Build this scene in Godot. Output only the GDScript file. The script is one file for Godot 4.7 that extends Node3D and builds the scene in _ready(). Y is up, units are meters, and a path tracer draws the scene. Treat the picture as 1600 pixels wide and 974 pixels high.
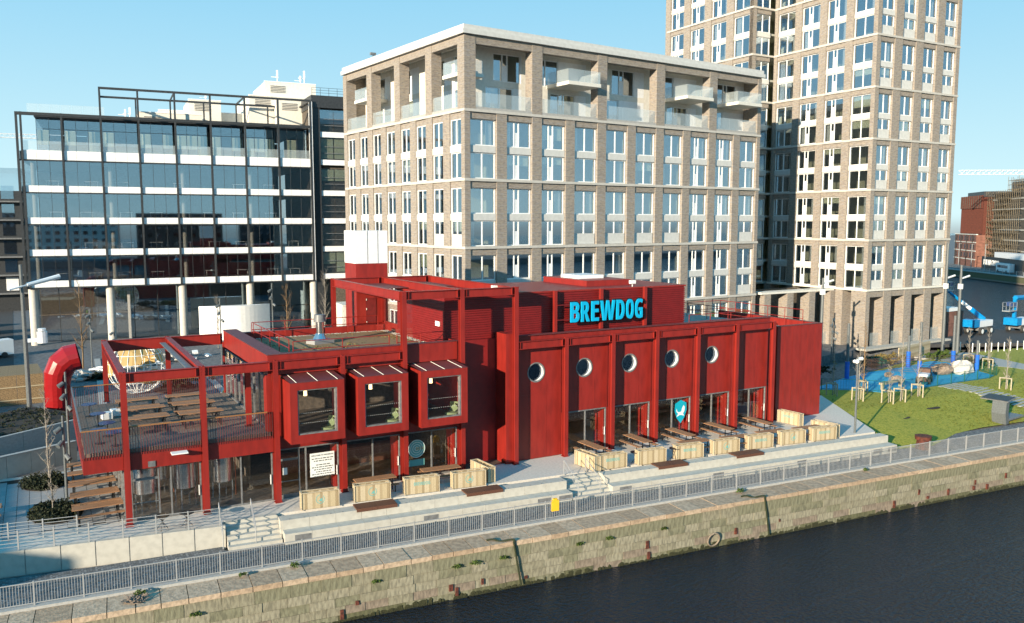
extends Node3D

# ------------------------------------------------------------------ helpers
class MB:
	var v := PackedVector3Array()
	var n := PackedVector3Array()
	func tri(a: Vector3, b: Vector3, c: Vector3) -> void:
		var k := (b - a).cross(c - a)
		if k.length_squared() < 1e-14:
			return
		k = k.normalized()
		v.append(a); v.append(c); v.append(b)
		n.append(k); n.append(k); n.append(k)
	func quad(a: Vector3, b: Vector3, c: Vector3, d: Vector3) -> void:
		tri(a, b, c); tri(a, c, d)
	func box(a: Vector3, b: Vector3, t := Transform3D.IDENTITY) -> void:
		var p := []
		for i in 8:
			p.append(t * Vector3(b.x if i & 1 else a.x, b.y if i & 2 else a.y, b.z if i & 4 else a.z))
		quad(p[4], p[5], p[7], p[6]); quad(p[1], p[0], p[2], p[3])
		quad(p[5], p[1], p[3], p[7]); quad(p[0], p[4], p[6], p[2])
		quad(p[6], p[7], p[3], p[2]); quad(p[0], p[1], p[5], p[4])
	func ring(p: Vector3, ax: Vector3, r: float, s: int, ph := 0.0) -> PackedVector3Array:
		var u := ax.cross(Vector3.UP if absf(ax.y) < 0.9 else Vector3.RIGHT).normalized()
		var w := ax.cross(u).normalized()
		var o := PackedVector3Array()
		for i in s:
			var a := ph + TAU * i / s
			o.append(p + (u * cos(a) + w * sin(a)) * r)
		return o
	func tube(p: Vector3, q: Vector3, r0: float, r1: float, s := 6, caps := true) -> void:
		var ax := (q - p).normalized()
		var a := ring(p, ax, r0, s)
		var b := ring(q, ax, r1, s)
		for i in s:
			var j := (i + 1) % s
			quad(a[i], a[j], b[j], b[i])
			if caps:
				tri(p, a[j], a[i]); tri(q, b[i], b[j])
	func poly(pts: PackedVector2Array, y0: float, y1: float) -> void:   # prism standing on a plan outline, Vector2 = (x, z)
		var idx := Geometry2D.triangulate_polygon(pts)
		for k in range(0, idx.size(), 3):
			var a := pts[idx[k]]; var b := pts[idx[k + 1]]; var c := pts[idx[k + 2]]
			if (b - a).cross(c - a) > 0: 
				var t := b; b = c; c = t
			tri(Vector3(a.x, y1, a.y), Vector3(b.x, y1, b.y), Vector3(c.x, y1, c.y))
		var cw := Geometry2D.is_polygon_clockwise(pts)
		for k in pts.size():
			var a := pts[k]; var b := pts[(k + 1) % pts.size()]
			if cw:
				var t := a; a = b; b = t
			quad(Vector3(b.x, y0, b.y), Vector3(a.x, y0, a.y), Vector3(a.x, y1, a.y), Vector3(b.x, y1, b.y))
	func mesh() -> ArrayMesh:
		var m := ArrayMesh.new()
		var arr := []
		arr.resize(Mesh.ARRAY_MAX)
		arr[Mesh.ARRAY_VERTEX] = v
		arr[Mesh.ARRAY_NORMAL] = n
		m.add_surface_from_arrays(Mesh.PRIMITIVE_TRIANGLES, arr)
		return m

var M := {}
var UB := BoxMesh.new()
var rng := RandomNumberGenerator.new()
var taken := {}
const BAY := 3.78
const ID := Transform3D.IDENTITY

func numbered(n: String) -> String:
	taken[n] = taken.get(n, -1) + 1
	return n if taken[n] == 0 else "%s_%03d" % [n, taken[n]]

func thing(n: String, pos: Vector3, turn: float, label: String, cat: String, group := "") -> Node3D:
	var o := Node3D.new()
	o.name = numbered(n)
	add_child(o)
	o.position = pos
	o.rotation.y = turn
	tag(o, label, cat, group)
	return o

func tag(o: Node, label: String, cat: String, group := "") -> void:
	o.set_meta("label", label)
	o.set_meta("category", cat)
	if group:
		o.set_meta("group", group)

func mi(p: Node, n: String, mesh: Mesh, mat: Material, xf := Transform3D.IDENTITY) -> MeshInstance3D:
	var o := MeshInstance3D.new()
	o.name = numbered(n) if p == self else n
	o.mesh = mesh
	o.material_override = null
	o.set_surface_override_material(0, mat) if mesh.get_surface_count() == 1 else null
	o.transform = xf
	p.add_child(o, true)
	return o

func bx(p: Node, n: String, a: Vector3, b: Vector3, mat: Material, t := Transform3D.IDENTITY) -> MeshInstance3D:
	var s := (b - a).abs()
	return mi(p, n, UB, mat, t * Transform3D(Basis.from_scale(s), (a + b) * 0.5))

func struct(n: String, mesh: Mesh, mat: Material, xf := Transform3D.IDENTITY) -> MeshInstance3D:
	var o := mi(self, n, mesh, mat, xf)
	o.set_meta("kind", "structure")
	return o

func one(n: String, mesh: Mesh, mat: Material, xf: Transform3D, label: String, cat: String, group := "") -> MeshInstance3D:
	var o := mi(self, n, mesh, mat, xf)
	tag(o, label, cat, group)
	return o

func stuff(o: Node) -> Node:
	o.set_meta("kind", "stuff")
	return o

func copy(o: Node3D, n: String, pos: Vector3, turn: float, label: String) -> Node3D:
	var c: Node3D = o.duplicate()
	c.name = numbered(n)
	add_child(c)
	c.position = pos
	c.rotation.y = turn
	c.set_meta("label", label)
	return c

func turned(deg: float, at := Vector3.ZERO) -> Transform3D:
	return Transform3D(Basis(Vector3.UP, deg_to_rad(deg)), at)

# ------------------------------------------------------------------ materials
func lin(r: float, g: float, b: float, a := 1.0) -> Color:
	var c := Color(r, g, b).linear_to_srgb()
	c.a = a
	return c

func noise_tex(fr: float, stops: Array, sd: int, size := 512, octaves := 4, bump := false) -> NoiseTexture2D:
	var f := FastNoiseLite.new()
	f.noise_type = FastNoiseLite.TYPE_SIMPLEX_SMOOTH
	f.seed = sd
	f.frequency = fr
	f.fractal_octaves = octaves
	var t := NoiseTexture2D.new()
	t.width = size
	t.height = size
	t.seamless = true
	t.noise = f
	if bump:
		return t
	var g := Gradient.new()
	g.offsets = PackedFloat32Array(range(stops.size()).map(func(i): return 0.25 + 0.5 * i / maxf(1.0, stops.size() - 1)))
	g.colors = PackedColorArray(stops)
	t.color_ramp = g
	return t

func mat(n: String, c: Color, rough := 0.7, metal := 0.0) -> StandardMaterial3D:
	var m := StandardMaterial3D.new()
	m.resource_name = n
	m.albedo_color = c
	m.roughness = rough
	m.metallic = metal
	M[n] = m
	return m

func tri(m: StandardMaterial3D, tex: Texture2D, metres: float) -> StandardMaterial3D:
	m.albedo_texture = tex
	m.uv1_triplanar = true
	m.uv1_world_triplanar = true
	m.uv1_scale = Vector3.ONE / metres
	return m

func mottled(n: String, c: Color, vary: float, metres: float, rough := 0.7, sd := 1, fr := 0.012) -> StandardMaterial3D:
	var m := mat(n, c, rough)
	return tri(m, noise_tex(fr, [Color(1 - vary, 1 - vary, 1 - vary), Color(1 - vary * .35, 1 - vary * .4, 1 - vary * .45), Color(1, 1, 1)], sd), metres)

func bumped(m: StandardMaterial3D, fr: float, cm: float, sd: int) -> StandardMaterial3D:
	m.heightmap_enabled = true
	m.heightmap_texture = noise_tex(fr, [], sd, 512, 4, true)
	m.heightmap_scale = cm
	return m

func brick_tex() -> ImageTexture:
	var w := 512
	var im := Image.create(w, w, false, Image.FORMAT_RGB8)
	im.fill(Color(0.63, 0.60, 0.56))
	var cols := [Color(.62, .57, .52), Color(.66, .61, .56), Color(.58, .53, .49), Color(.67, .62, .55), Color(.62, .59, .57), Color(.55, .50, .47), Color(.64, .58, .52)]
	var r := RandomNumberGenerator.new()
	r.seed = 5
	for row in 24:
		var y0 := int(row * w / 24.0)
		var y1 := int((row + 1) * w / 24.0)
		for k in 9:
			var off := 0.5 if row % 2 else 0.0
			var x0 := int((k - off) * w / 8.0)
			var x1 := int((k + 1 - off) * w / 8.0)
			var c: Color = cols[r.randi() % cols.size()] if k < 8 else im.get_pixel(3, y0 + 5)
			if k == 8 and not (row % 2):
				continue
			c = c * (0.95 + r.randf() * .1) if k < 8 else c
			im.fill_rect(Rect2i(maxi(x0, 0), y0, mini(x1, w) - maxi(x0, 0) - 3, y1 - y0 - 4), Color(c.r, c.g, c.b))
	return ImageTexture.create_from_image(im)

func setts_tex(cols: Array, nx: int, ny: int, joint: Color, w := 512, gap := 3) -> ImageTexture:
	var im := Image.create(w, w, false, Image.FORMAT_RGB8)
	im.fill(joint)
	var r := RandomNumberGenerator.new()
	r.seed = nx * 31 + ny
	for j in ny:
		for i in nx:
			var c: Color = cols[r.randi() % cols.size()]
			c = c * (0.9 + .2 * r.randf())
			var x0 := int(i * w / float(nx)); var x1 := int((i + 1) * w / float(nx))
			var y0 := int(j * w / float(ny)); var y1 := int((j + 1) * w / float(ny))
			im.fill_rect(Rect2i(x0, y0, x1 - x0 - gap, y1 - y0 - gap), Color(c.r, c.g, c.b))
	return ImageTexture.create_from_image(im)

func plank_tex(n: int, cols: Array, w := 512) -> ImageTexture:   # upright boards' grain only, one tone per board
	var im := Image.create(w, w, false, Image.FORMAT_RGB8)
	var r := RandomNumberGenerator.new()
	r.seed = 77
	var f := FastNoiseLite.new()
	f.seed = 9
	f.frequency = 0.02
	for i in n:
		var c: Color = cols[r.randi() % cols.size()] * (0.9 + .18 * r.randf())
		for x in range(int(i * w / float(n)), int((i + 1) * w / float(n))):
			for y in range(0, w, 8):
				var g := 0.88 + 0.22 * f.get_noise_2d(x * 9.0, y * .35 + i * 100)
				im.fill_rect(Rect2i(x, y, 1, 8), Color(c.r * g, c.g * g, c.b * g))
	return ImageTexture.create_from_image(im)

func glass(n: String, tint: Color, alpha: float, metal := 1.0, rough := 0.02) -> StandardMaterial3D:
	var m := mat(n, Color(tint.r, tint.g, tint.b, alpha), rough, metal)
	m.transparency = BaseMaterial3D.TRANSPARENCY_ALPHA
	if metal > 0.0:   # coated glass: a share of mirror over clear glass
		var im := Image.create(4, 4, false, Image.FORMAT_RGBA8)
		im.fill(Color.WHITE)
		m.albedo_texture = ImageTexture.create_from_image(im)
	m.cull_mode = BaseMaterial3D.CULL_DISABLED
	return m

func materials() -> void:
	mottled("red", lin(.245, .017, .0115), .10, 6.0, .42, 3)
	M.red.uv1_scale = Vector3(.25, .07, .25)   # faint rain streaks, longer than wide
	mottled("red_roof", lin(.14, .03, .03), .10, 2.0, .55, 4)
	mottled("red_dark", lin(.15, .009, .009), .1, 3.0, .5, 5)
	mottled("red_rib", lin(.185, .008, .0078), .07, 4.0, .5, 6)
	mottled("white_paint", lin(.78, .78, .76), .03, 4.0, .5, 7)
	mottled("white_panel", lin(.74, .75, .76), .03, 3.0, .35, 8)
	mottled("cream", lin(.68, .65, .58), .04, 3.0, .6, 9)
	mottled("spandrel", lin(.56, .555, .53), .04, 3.0, .5, 99)
	mottled("band_stone", lin(.50, .475, .43), .05, 3.0, .7, 94)
	mottled("concrete", lin(.43, .415, .37), .06, 3.5, .85, 10, .012)
	mottled("concrete_grey", lin(.36, .355, .34), .08, 2.0, .9, 11, .02)
	mottled("granite_paving", lin(.58, .545, .49), .07, 3.0, .85, 12, .03)
	mottled("rear_paving", lin(.14, .145, .155), .2, 6.0, .9, 97, .02)
	mottled("slab_a", lin(.36, .355, .35), .12, 1.2, .85, 13, .03)
	mottled("slab_b", lin(.32, .32, .32), .12, 1.1, .85, 14, .03)
	mottled("dark_metal", lin(.035, .038, .042), .2, 2.0, .45, 15)
	mottled("black", lin(.012, .012, .013), .2, 2.0, .5, 16)
	mottled("grey_metal", lin(.17, .175, .18), .15, 2.0, .45, 17)
	mottled("pole_metal", lin(.12, .135, .14), .15, 1.0, .45, 18)
	mat("galvanised", lin(.36, .365, .365), .45, .3)
	mat("steel", lin(.6, .6, .6), .22, .95)
	tri(mat("brick", Color(.87, .88, .89), .9), brick_tex(), 1.8)
	mottled("asphalt", lin(.055, .056, .06), .3, 3.0, .92, 19, .03)
	mottled("ground_grey", lin(.17, .175, .18), .25, 5.0, .92, 20, .02)
	mottled("soil", lin(.035, .027, .02), .4, 1.0, .95, 21, .04)
	mottled("timber_dark", lin(.14, .055, .03), .35, .8, .7, 22, .03)
	mottled("timber_table", lin(.37, .195, .10), .3, .7, .7, 23, .03)
	mottled("timber_deck", lin(.23, .18, .145), .3, .9, .8, 24, .03)
	mottled("timber_rail", lin(.34, .15, .05), .25, .7, .6, 25, .03)
	mottled("ply", lin(.30, .20, .10), .3, 1.2, .8, 26, .02)
	for i in 4:
		mottled("pine_%d" % i, [lin(.52, .425, .27), lin(.44, .35, .215), lin(.57, .48, .33), lin(.36, .28, .165)][i], .22, .5, .75, 30 + i, .03)
	for i in 5:
		bumped(mottled("stone_%d" % i, [lin(.25, .232, .165), lin(.195, .19, .125), lin(.28, .26, .19), lin(.24, .195, .15), lin(.115, .115, .06)][i], .20, 2.2, .92, 40 + i, .014), .03, .8, 60 + i)
		M["stone_%d" % i].uv1_scale = Vector3(.7, .22, .7)   # run-off stains are longer than wide
	for i in 3:
		bumped(mottled("coping_%d" % i, [lin(.42, .31, .215), lin(.385, .28, .19), lin(.46, .35, .25)][i], .15, 2.5, .92, 50 + i, .014), .03, 1.0, 65 + i)
	bumped(mottled("weed_stone", lin(.055, .06, .02), .6, .8, .95, 57, .03), .04, 5.0, 58)
	bumped(tri(mat("setts", Color(1, 1, 1), .9), setts_tex([Color(.42, .42, .43), Color(.37, .375, .38), Color(.48, .48, .48), Color(.33, .335, .34)], 16, 16, Color(.26, .26, .26)), 1.9), .05, 1.0, 70)
	tri(mat("lawn", Color(1, 1, 1), .95), noise_tex(.02, [lin(.16, .18, .014), lin(.245, .25, .022), lin(.32, .285, .04), lin(.20, .215, .016)], 71, 1024, 6), 9.0)
	bumped(M.lawn, .09, 4.0, 72)
	mottled("playground_blue", lin(.02, .34, .56), .08, 3.0, .85, 73)
	mottled("blue_paint", lin(.01, .12, .52), .1, 2.0, .4, 74)
	mottled("lift_blue", lin(.0, .22, .52), .1, 2.0, .35, 75)
	mottled("play_rust", lin(.14, .08, .06), .2, 2.0, .9, 76)
	mottled("rock_tan", lin(.32, .25, .19), .35, 1.5, .9, 77, .02)
	mottled("rock_pale", lin(.62, .58, .52), .2, 1.5, .9, 78, .02)
	mottled("bark_pale", lin(.32, .29, .25), .3, .6, .9, 79)
	mottled("bark_tan", lin(.26, .17, .09), .3, .6, .9, 80)
	mottled("stake_wood", lin(.44, .385, .27), .2, .5, .8, 81)
	mottled("leaf_dark", lin(.022, .032, .008), .4, .5, .8, 82)
	mottled("leaf_green", lin(.09, .15, .02), .35, .5, .8, 83)
	mottled("grass_blade", lin(.16, .19, .02), .4, .5, .9, 93)
	mottled("leaf_straw", lin(.28, .21, .06), .35, .5, .8, 84)
	mottled("dry_leaf", lin(.17, .085, .03), .4, .5, .8, 85)
	tri(mat("sedum", Color(1, 1, 1), .95), noise_tex(.018, [lin(.17, .095, .05), lin(.26, .15, .08), lin(.20, .155, .055), lin(.24, .125, .07)], 86, 512, 6), 5.0)
	mottled("gravel_pale", lin(.45, .44, .40), .5, .5, .95, 87, .06)
	mottled("rust", lin(.13, .032, .018), .4, 4.0, .85, 88, .03)
	mottled("far_brick", lin(.21, .095, .07), .2, 6.0, .9, 89)
	mottled("scaffold_tan", lin(.22, .18, .12), .3, 3.0, .9, 96)
	mottled("scaffold_grey", lin(.10, .09, .075), .3, 4.0, .9, 90)
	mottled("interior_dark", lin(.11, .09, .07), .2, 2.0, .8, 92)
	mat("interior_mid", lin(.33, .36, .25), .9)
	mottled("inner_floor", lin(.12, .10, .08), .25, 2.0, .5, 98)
	mat("interior_pale", lin(.45, .45, .40), .9)
	mat("curtain", lin(.55, .60, .56), .95)
	mat("blind", lin(.50, .54, .38), .9)
	mat("sage", lin(.17, .22, .11), .9)
	mat("cyan_letter", lin(.0, .34, .60), .45)
	mat("teal", lin(.0, .34, .46), .5)
	mat("faded_teal", lin(.12, .33, .31), .8)
	mat("paper", lin(.72, .74, .72), .8)
	mat("ink", lin(.05, .06, .06), .8)
	mat("hi_vis", lin(.20, .62, .10), .7)
	mat("skin", lin(.40, .25, .18), .6)
	mat("yellow", lin(.72, .42, .02), .5)
	mat("globe_gold", lin(.38, .25, .09), .6)
	mottled("cowl_red", lin(.27, .012, .014), .06, 2.0, .16, 95)
	mat("copper", lin(.55, .17, .08), .3, .8)
	mat("tyre", lin(.03, .03, .03), .8)
	mat("mesh_green", lin(.01, .09, .06), .6)
	mat("van_white", lin(.75, .77, .78), .25)
	mat("car_blue", lin(.03, .06, .16), .3)
	var bulb := mat("bulb", lin(.9, .8, .6), .4)
	bulb.emission_enabled = true
	bulb.emission = Color(1, .86, .62)
	bulb.emission_energy_multiplier = 1.6
	glass("glass_home", lin(.60, .72, .82), .36)
	glass("glass_office", lin(.45, .60, .70), .36)
	glass("glass_shop", lin(.1, .11, .12), .01, 0.0)
	glass("glass_rail", lin(.60, .68, .70), .16, 0.0)
	glass("glass_round", lin(.12, .15, .2), .8)
	var w := mat("water", lin(.0045, .008, .017), .10)
	w.uv1_triplanar = true
	w.uv1_world_triplanar = true
	w.uv1_scale = Vector3.ONE / 7.0
	w.heightmap_enabled = true
	w.heightmap_texture = noise_tex(.022, [], 99, 1024, 5, true)
	w.heightmap_scale = 15.0
	w.metallic_specular = 0.5

# ------------------------------------------------------------------ _ready
func _ready() -> void:
	rng.seed = 20
	var cam := Camera3D.new()
	cam.name = "camera"
	add_child(cam)
	cam.position = Vector3(-3.40, 15.4, 45.76)
	cam.rotation = Vector3(deg_to_rad(-5.99), deg_to_rad(-29.35), 0)
	cam.fov = 2.0 * rad_to_deg(atan(487.0 / 1316.5))
	cam.near = 0.1
	cam.far = 4000
	cam.current = true
	var sun := DirectionalLight3D.new()
	sun.name = "sun"
	add_child(sun)
	sun.look_at_from_position(Vector3.ZERO, Vector3(.869, -.232, -.444))
	sun.light_color = Color(1.0, .93, .82)
	sun.light_energy = 1.6
	sun.light_angular_distance = 0.5
	sun.shadow_enabled = true
	sun.sky_mode = DirectionalLight3D.SKY_MODE_LIGHT_ONLY
	var we := WorldEnvironment.new()
	we.name = "environment"
	var e := Environment.new()
	e.background_mode = Environment.BG_SKY
	var sm := ProceduralSkyMaterial.new()
	sm.sky_top_color = lin(.003, .225, .43)
	sm.sky_horizon_color = lin(.37, .50, .51)
	sm.sky_curve = 0.205
	sm.ground_horizon_color = lin(.28, .35, .36)
	sm.ground_bottom_color = lin(.10, .10, .10)
	var sky := Sky.new()
	sky.sky_material = sm
	e.sky = sky
	e.tonemap_mode = Environment.TONE_MAPPER_LINEAR
	e.tonemap_exposure = 2.0
	e.sdfgi_enabled = true
	e.ssao_enabled = true
	e.ssil_enabled = true
	we.environment = e
	add_child(we)

	materials()
	terrain()
	quay()
	apartments()
	tower()
	office()
	far_things()
	pub()
	pub_roofs()
	terrace_furniture()
	seating()
	plaza_left()
	park_right()
	e.fog_enabled = false
	e.fog_density = 0.0006
	e.fog_light_color = Color(.80, .90, .94)

# ------------------------------------------------------------------ setting
func P2(a: Array) -> PackedVector2Array:
	var o := PackedVector2Array()
	for k in range(0, a.size(), 2):
		o.append(Vector2(a[k], a[k + 1]))
	return o

func sheet(n: String, pts: Array, y0: float, y1: float, m: Material) -> MeshInstance3D:
	var b := MB.new()
	b.poly(P2(pts), y0, y1)
	return struct(n, b.mesh(), m)

func terrain() -> void:
	sheet("water", [-60, -40, 1500, -40, 1500, 900, -60, 900], -3.9, -3.6, M.water)
	# mainland behind the quay edge (x, z); the far dock beyond the tower is open water
	sheet("ground", [-900, -1500, 104, -1500, 104, -34, 112, -29, 122.5, -23, 124, -15, 108, 12.5, 80, 12.5, 60, 11.0, -60, 1.8, -60, 400, -900, 400], -6.0, -1.2, M.ground_grey)
	sheet("dock_water", [103, -1500, 1500, -1500, 1500, -39.9, 103, -39.9], -3.9, -3.602, M.water)
	sheet("far_ground", [344.5, -242.9, 231.6, -54.1, 900, 250, 1500, 100, 1500, -900], -6, -1.0, M.ground_grey)
	sheet("rear_plaza", [-60, -150, 103.8, -150, 103.8, -34, 95, -21, 84, -22.5, 70, -20, 57.4, -5.8, 46.3, -12.9, -60, -12.9], -1.3, -.006, M.rear_paving)
	sheet("plaza", [-60, -12.6, 46.3, -12.6, 46.3, -.6, 51.4, -.6, 51.4, -5.0, 57.4, -5.6, 50.5, 5.1, 50.1, 5.6, 7.1, 1.7, 4.3, 1.5, 3.9, 2.1, -6.5, .58, -60, -4.5], -1.3, -0.004, M.granite_paving)
	sheet("lawn", [53.78, .05, 57.4, -5.6, 60.0, -8.6, 80, -13.5, 95, -14.2, 120, -12, 118, -.2, 92, -.2, 62, -.2, 58.5, -.2], -1.2, 0.0, M.lawn)
	var ls := MB.new()
	var bk := [Vector2(50.5, 5.1), Vector2(53.78, .05), Vector2(58.5, -.2), Vector2(62, -.2), Vector2(92, -.2), Vector2(118, -.2)]
	var ft := [Vector2(50.38, 7.2), Vector2(53.6, 7.9), Vector2(58.5, 6.5), Vector2(62, 6.3), Vector2(92, 9.0), Vector2(118, 11)]
	for k in 5:
		ls.quad(Vector3(ft[k].x, -.985, ft[k].y), Vector3(ft[k + 1].x, -.985, ft[k + 1].y), Vector3(bk[k + 1].x, 0, bk[k + 1].y), Vector3(bk[k].x, 0, bk[k].y))
	ls.quad(Vector3(50.38, -.985, 7.2), Vector3(50.5, 0, 5.1), Vector3(50.4, -1.1, 5.1), Vector3(50.38, -1.1, 7.2))
	struct("lawn_slope", ls.mesh(), M.lawn)
	var gt := MB.new()
	for k in 5200:
		var gx := rng.randf_range(52, 84); var gz := rng.randf_range(-4, 7.0)
		if gz > 5.1 - (gx - 50.5) * 1.5 and gz < 6.2 and not (gx > 57 and gz < -2.6 and gx < 82):
			leaves(gt, Vector3(gx, lawn_y(gx, gz) - .01, gz), Vector3(.16, .05, .16), 3, .07)
	var go := mi(self, "grass_tufts", gt.mesh(), M.grass_blade)
	stuff(go)
	tag(go, "short grass tufts growing over the lawn", "grass")
	var b := MB.new()
	for k in 40:   # worn clumps that break the lawn's edge and face
		var a := rng.randf() * TAU
	# stepped stone strip through the lawn
	for k in 17:
		var t := k / 16.0
		var p := Vector3(lerpf(71.9, 72.6, t), .004, lerpf(-3.0, 4.6, t))
		p.y += lawn_y(p.x, p.z)
		b.box(Vector3(-1.6 + .15 * sin(k * 2.1), -.05, -.15), Vector3(1.6 + .15 * sin(k * 1.3), .02, .15), turned(6, p))
	var sp := struct("stepping_path", b.mesh(), M.concrete_grey)
	sheet("park_path", [91.7, -15.8, 93.1, -13.9, 90.5, -6.4, 89, 8, 86.5, 8, 87.0, -5.5, 84.6, -11.2, 84.6, -15.6], -.4, .012, M.concrete_grey)
	sheet("road", [93, -22, 103.8, -33.6, 112, -28.8, 122.3, -22.8, 122.5, -14.5, 108, -15.2], -.4, .016, M.asphalt)
	sheet("playground", [59.4, -7.5, 60.3, -8.4, 66.7, -10.5, 71.3, -11.3, 76.0, -11.5, 80.7, -12.0, 83.3, -12.7, 84.3, -10.9, 82.6, -8.0, 81.5, -5.7, 80.7, -3.8, 78.6, -3.2, 74.6, -3.3, 68.2, -3.25, 65.5, -3.35, 63.2, -3.8, 62.2, -5.5], -.3, .020, M.playground_blue)
	sheet("street", [-60, -140, -8, -140, -6.2, -56, -9, -22, -60, -22], -.4, .010, M.asphalt)

func lawn_y(x: float, z: float) -> float:
	var zf := 6.4 if x < 62 else 6.3 + (x - 62) * .09
	return -.985 * clampf((z + .2) / (zf + .2), 0, 1)

func along(x: float) -> float:   # the fence line of the quay
	return 5.65 + .0765 * x

func quay() -> void:
	var a := atan(.0765)
	# promenade of setts between the concrete tiers and the fence
	sheet("promenade", [-40, -.5, 3.9, 2.4, 4.1, 3.05, 7.1, 3.1, 49.7, 6.9, 53.7, 8.0, 58.4, 6.3, 95, 9.5, 95, along(95), -40, along(-40)], -1.2, -1.0, M.setts)
	sheet("fence_kerb", [-40, along(-40), 95, along(95), 95, along(95) + .34, -40, along(-40) + .34], -1.3, -.93, M.concrete_grey)
	var wall := thing("quay_wall", Vector3.ZERO, 0, "old stone dock wall rising from the dark water below the metal fence", "quay wall")
	var d := Vector3(cos(a), 0, sin(a))
	var w := Vector3(-sin(a), 0, cos(a))
	var o := Vector3(0, 0, along(0) + .34)
	var t := Transform3D(Basis(d, Vector3.UP, w), o)
	bx(wall, "core", Vector3(-42, -6, -.2), Vector3(100, -1.12, 1.42), M.stone_4, t)
	var x := -18.0
	while x < 84:   # coping slabs, uneven in length and height
		var l := rng.randf_range(.95, 1.5)
		bx(wall, "coping_stone", Vector3(x + .018, -1.3, .01), Vector3(x + l - .018, -1.05 + rng.randf_range(-.012, .012), 1.62 + rng.randf_range(-.015, .015)), M["coping_%d" % (rng.randi() % 3)], t)
		x += l
	var rows := [[-1.30, -1.92, 1.1, 1.7], [-1.92, -2.38, .8, 1.4], [-2.38, -2.82, .8, 1.5], [-2.82, -3.25, .8, 1.5], [-3.25, -3.9, .9, 1.6]]
	for k in 5:
		var row: Array = rows[k]
		x = -3.0 + rng.randf_range(-1, 0)
		while x < 74:
			var l := rng.randf_range(row[2], row[3])
			if k == 4:
				l *= 1.25
			var pick: int = [1, 1, 0][rng.randi() % 3] if k == 0 else rng.randi() % 3 if k < 3 else [0, 2, 3, 3][rng.randi() % 4] if k == 3 else [3, 4, 4, 1][rng.randi() % 4]
			bx(wall, "stone", Vector3(x + .008, row[1] + .008, .9), Vector3(x + l - .008, row[0] - .008, 1.56 - .015 * k + rng.randf_range(-.018, .018)), M["stone_%d" % pick], t)
			x += l
	# weed line at the water
	var wd := MB.new()
	for k in 900:
		var px := rng.randf_range(-3, 76)
		var h := rng.randf_range(.03, .30) * (.4 + .6 * absf(sin(px * .37)))
		var c := t * Vector3(px, -3.62, 1.47)
		blob(wd, c + Vector3(0, h * .4, 0), Vector3(rng.randf_range(.08, .3), h, .09), 5, 3)
	stuff(mi(wall, "water_weed", wd.mesh(), M.weed_stone))
	for k in 26:   # drain slots and iron stains' sockets
		var px := rng.randf_range(6, 70)
		var yy := rng.randf_range(-3.1, -2.3)
		bx(wall, "iron_bracket", Vector3(px, yy - rng.randf_range(.15, .5), 1.40), Vector3(px + rng.randf_range(.06, .2), yy, 1.60), M.rust, t)
	# plants rooted in the joints
	var pl := [[6.6, -1.0, .35], [4.2, -1.0, .2], [10.2, -1.95, .25], [14.4, -1.95, .3], [15.4, -1.95, .35], [17.0, -1.95, .3], [21.5, -1.95, .25], [23.4, -1.95, .28], [27, -1.95, .2], [2.0, -1.95, .3], [33.5, -1.02, .35], [44, -1.0, .2], [-.2, -1.05, .3]]
	for k in pl.size():
		var q: Array = pl[k]
		var z := 1.62 if q[1] < -1.5 else .35
		var mb := MB.new()
		leaves(mb, t * Vector3(q[0], q[1] + .08, z), Vector3(q[2], q[2] * .55, q[2] * .6), 70, .10)
		var lab: String = ["large green weed tuft at the fence foot near the lower steps", "small weed at the fence foot left of the lower steps", "small weed in the wall joint under the left steps", "leafy weed in the wall joint left of the hanging hose", "bushy weed in the wall joint left of the hanging hose", "weed in the wall joint just left of the hanging hose", "weed in the wall joint right of the hanging hose", "weed in the wall joint far right of the hanging hose", "little weed in the wall joint below the right steps", "weed in the wall joint near the tangle of rope", "green ivy clump on the coping at the right hose", "thin weed at the fence foot near the lawn", "weed clump beside the rope tangle on the coping"][k]
		one("weed_tuft", mb.mesh(), M.leaf_green, ID, lab, "weed", "weeds on the dock wall")
	for q in [[17.2, 0], [33.9, 1]]:   # hoses hanging over the edge
		var hb := MB.new()
		var pts := []
		for k in 9:
			pts.append(t * Vector3(q[0] - .9 + .16 * k + .05 * sin(k), -1.0 + .05 * sin(k * 1.1), 1.0 + .08 * k))
		for k in 8:
			pts.append(t * Vector3(q[0] + .35 + .06 * k, -1.05 - .34 * k, 1.68))
		for k in pts.size() - 1:
			hb.tube(pts[k], pts[k + 1], .05, .05, 6)
		one("hose", hb.mesh(), M.leaf_dark, ID, ["dark weedy hose hanging from the coping into the water mid wall", "second hose hanging over the coping under the right planters"][q[1]], "hose", "hoses over the dock wall")
	var rb := MB.new()
	for k in 60:
		var c := t * Vector3(-.35 + rng.randf_range(-.35, .35), -1.0, .95 + rng.randf_range(-.3, .3))
		rb.tube(c, c + Vector3(rng.randf_range(-.4, .4), rng.randf_range(0, .14), rng.randf_range(-.3, .3)), .022, .022, 5)
	one("rope_tangle", rb.mesh(), M.timber_deck, ID, "tangle of old rope lying on the coping at lower left", "rope")
	var ring := TorusMesh.new()
	ring.inner_radius = .36
	ring.outer_radius = .46
	one("mooring_ring", ring, M.stone_3, t * Transform3D(Basis(Vector3.RIGHT, PI / 2 + .2), Vector3(30.5, -3.05, 1.66)), "pale mooring ring against the dock wall just above the water", "mooring ring")
	# fence
	var f := thing("quay_fence", Vector3.ZERO, 0, "galvanised steel railing along the dock edge promenade", "fence")
	var ft := Transform3D(Basis(d, Vector3.UP, w), Vector3(0, 0, along(0) + .12))
	var bars := MB.new()
	x = -10.0
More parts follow.
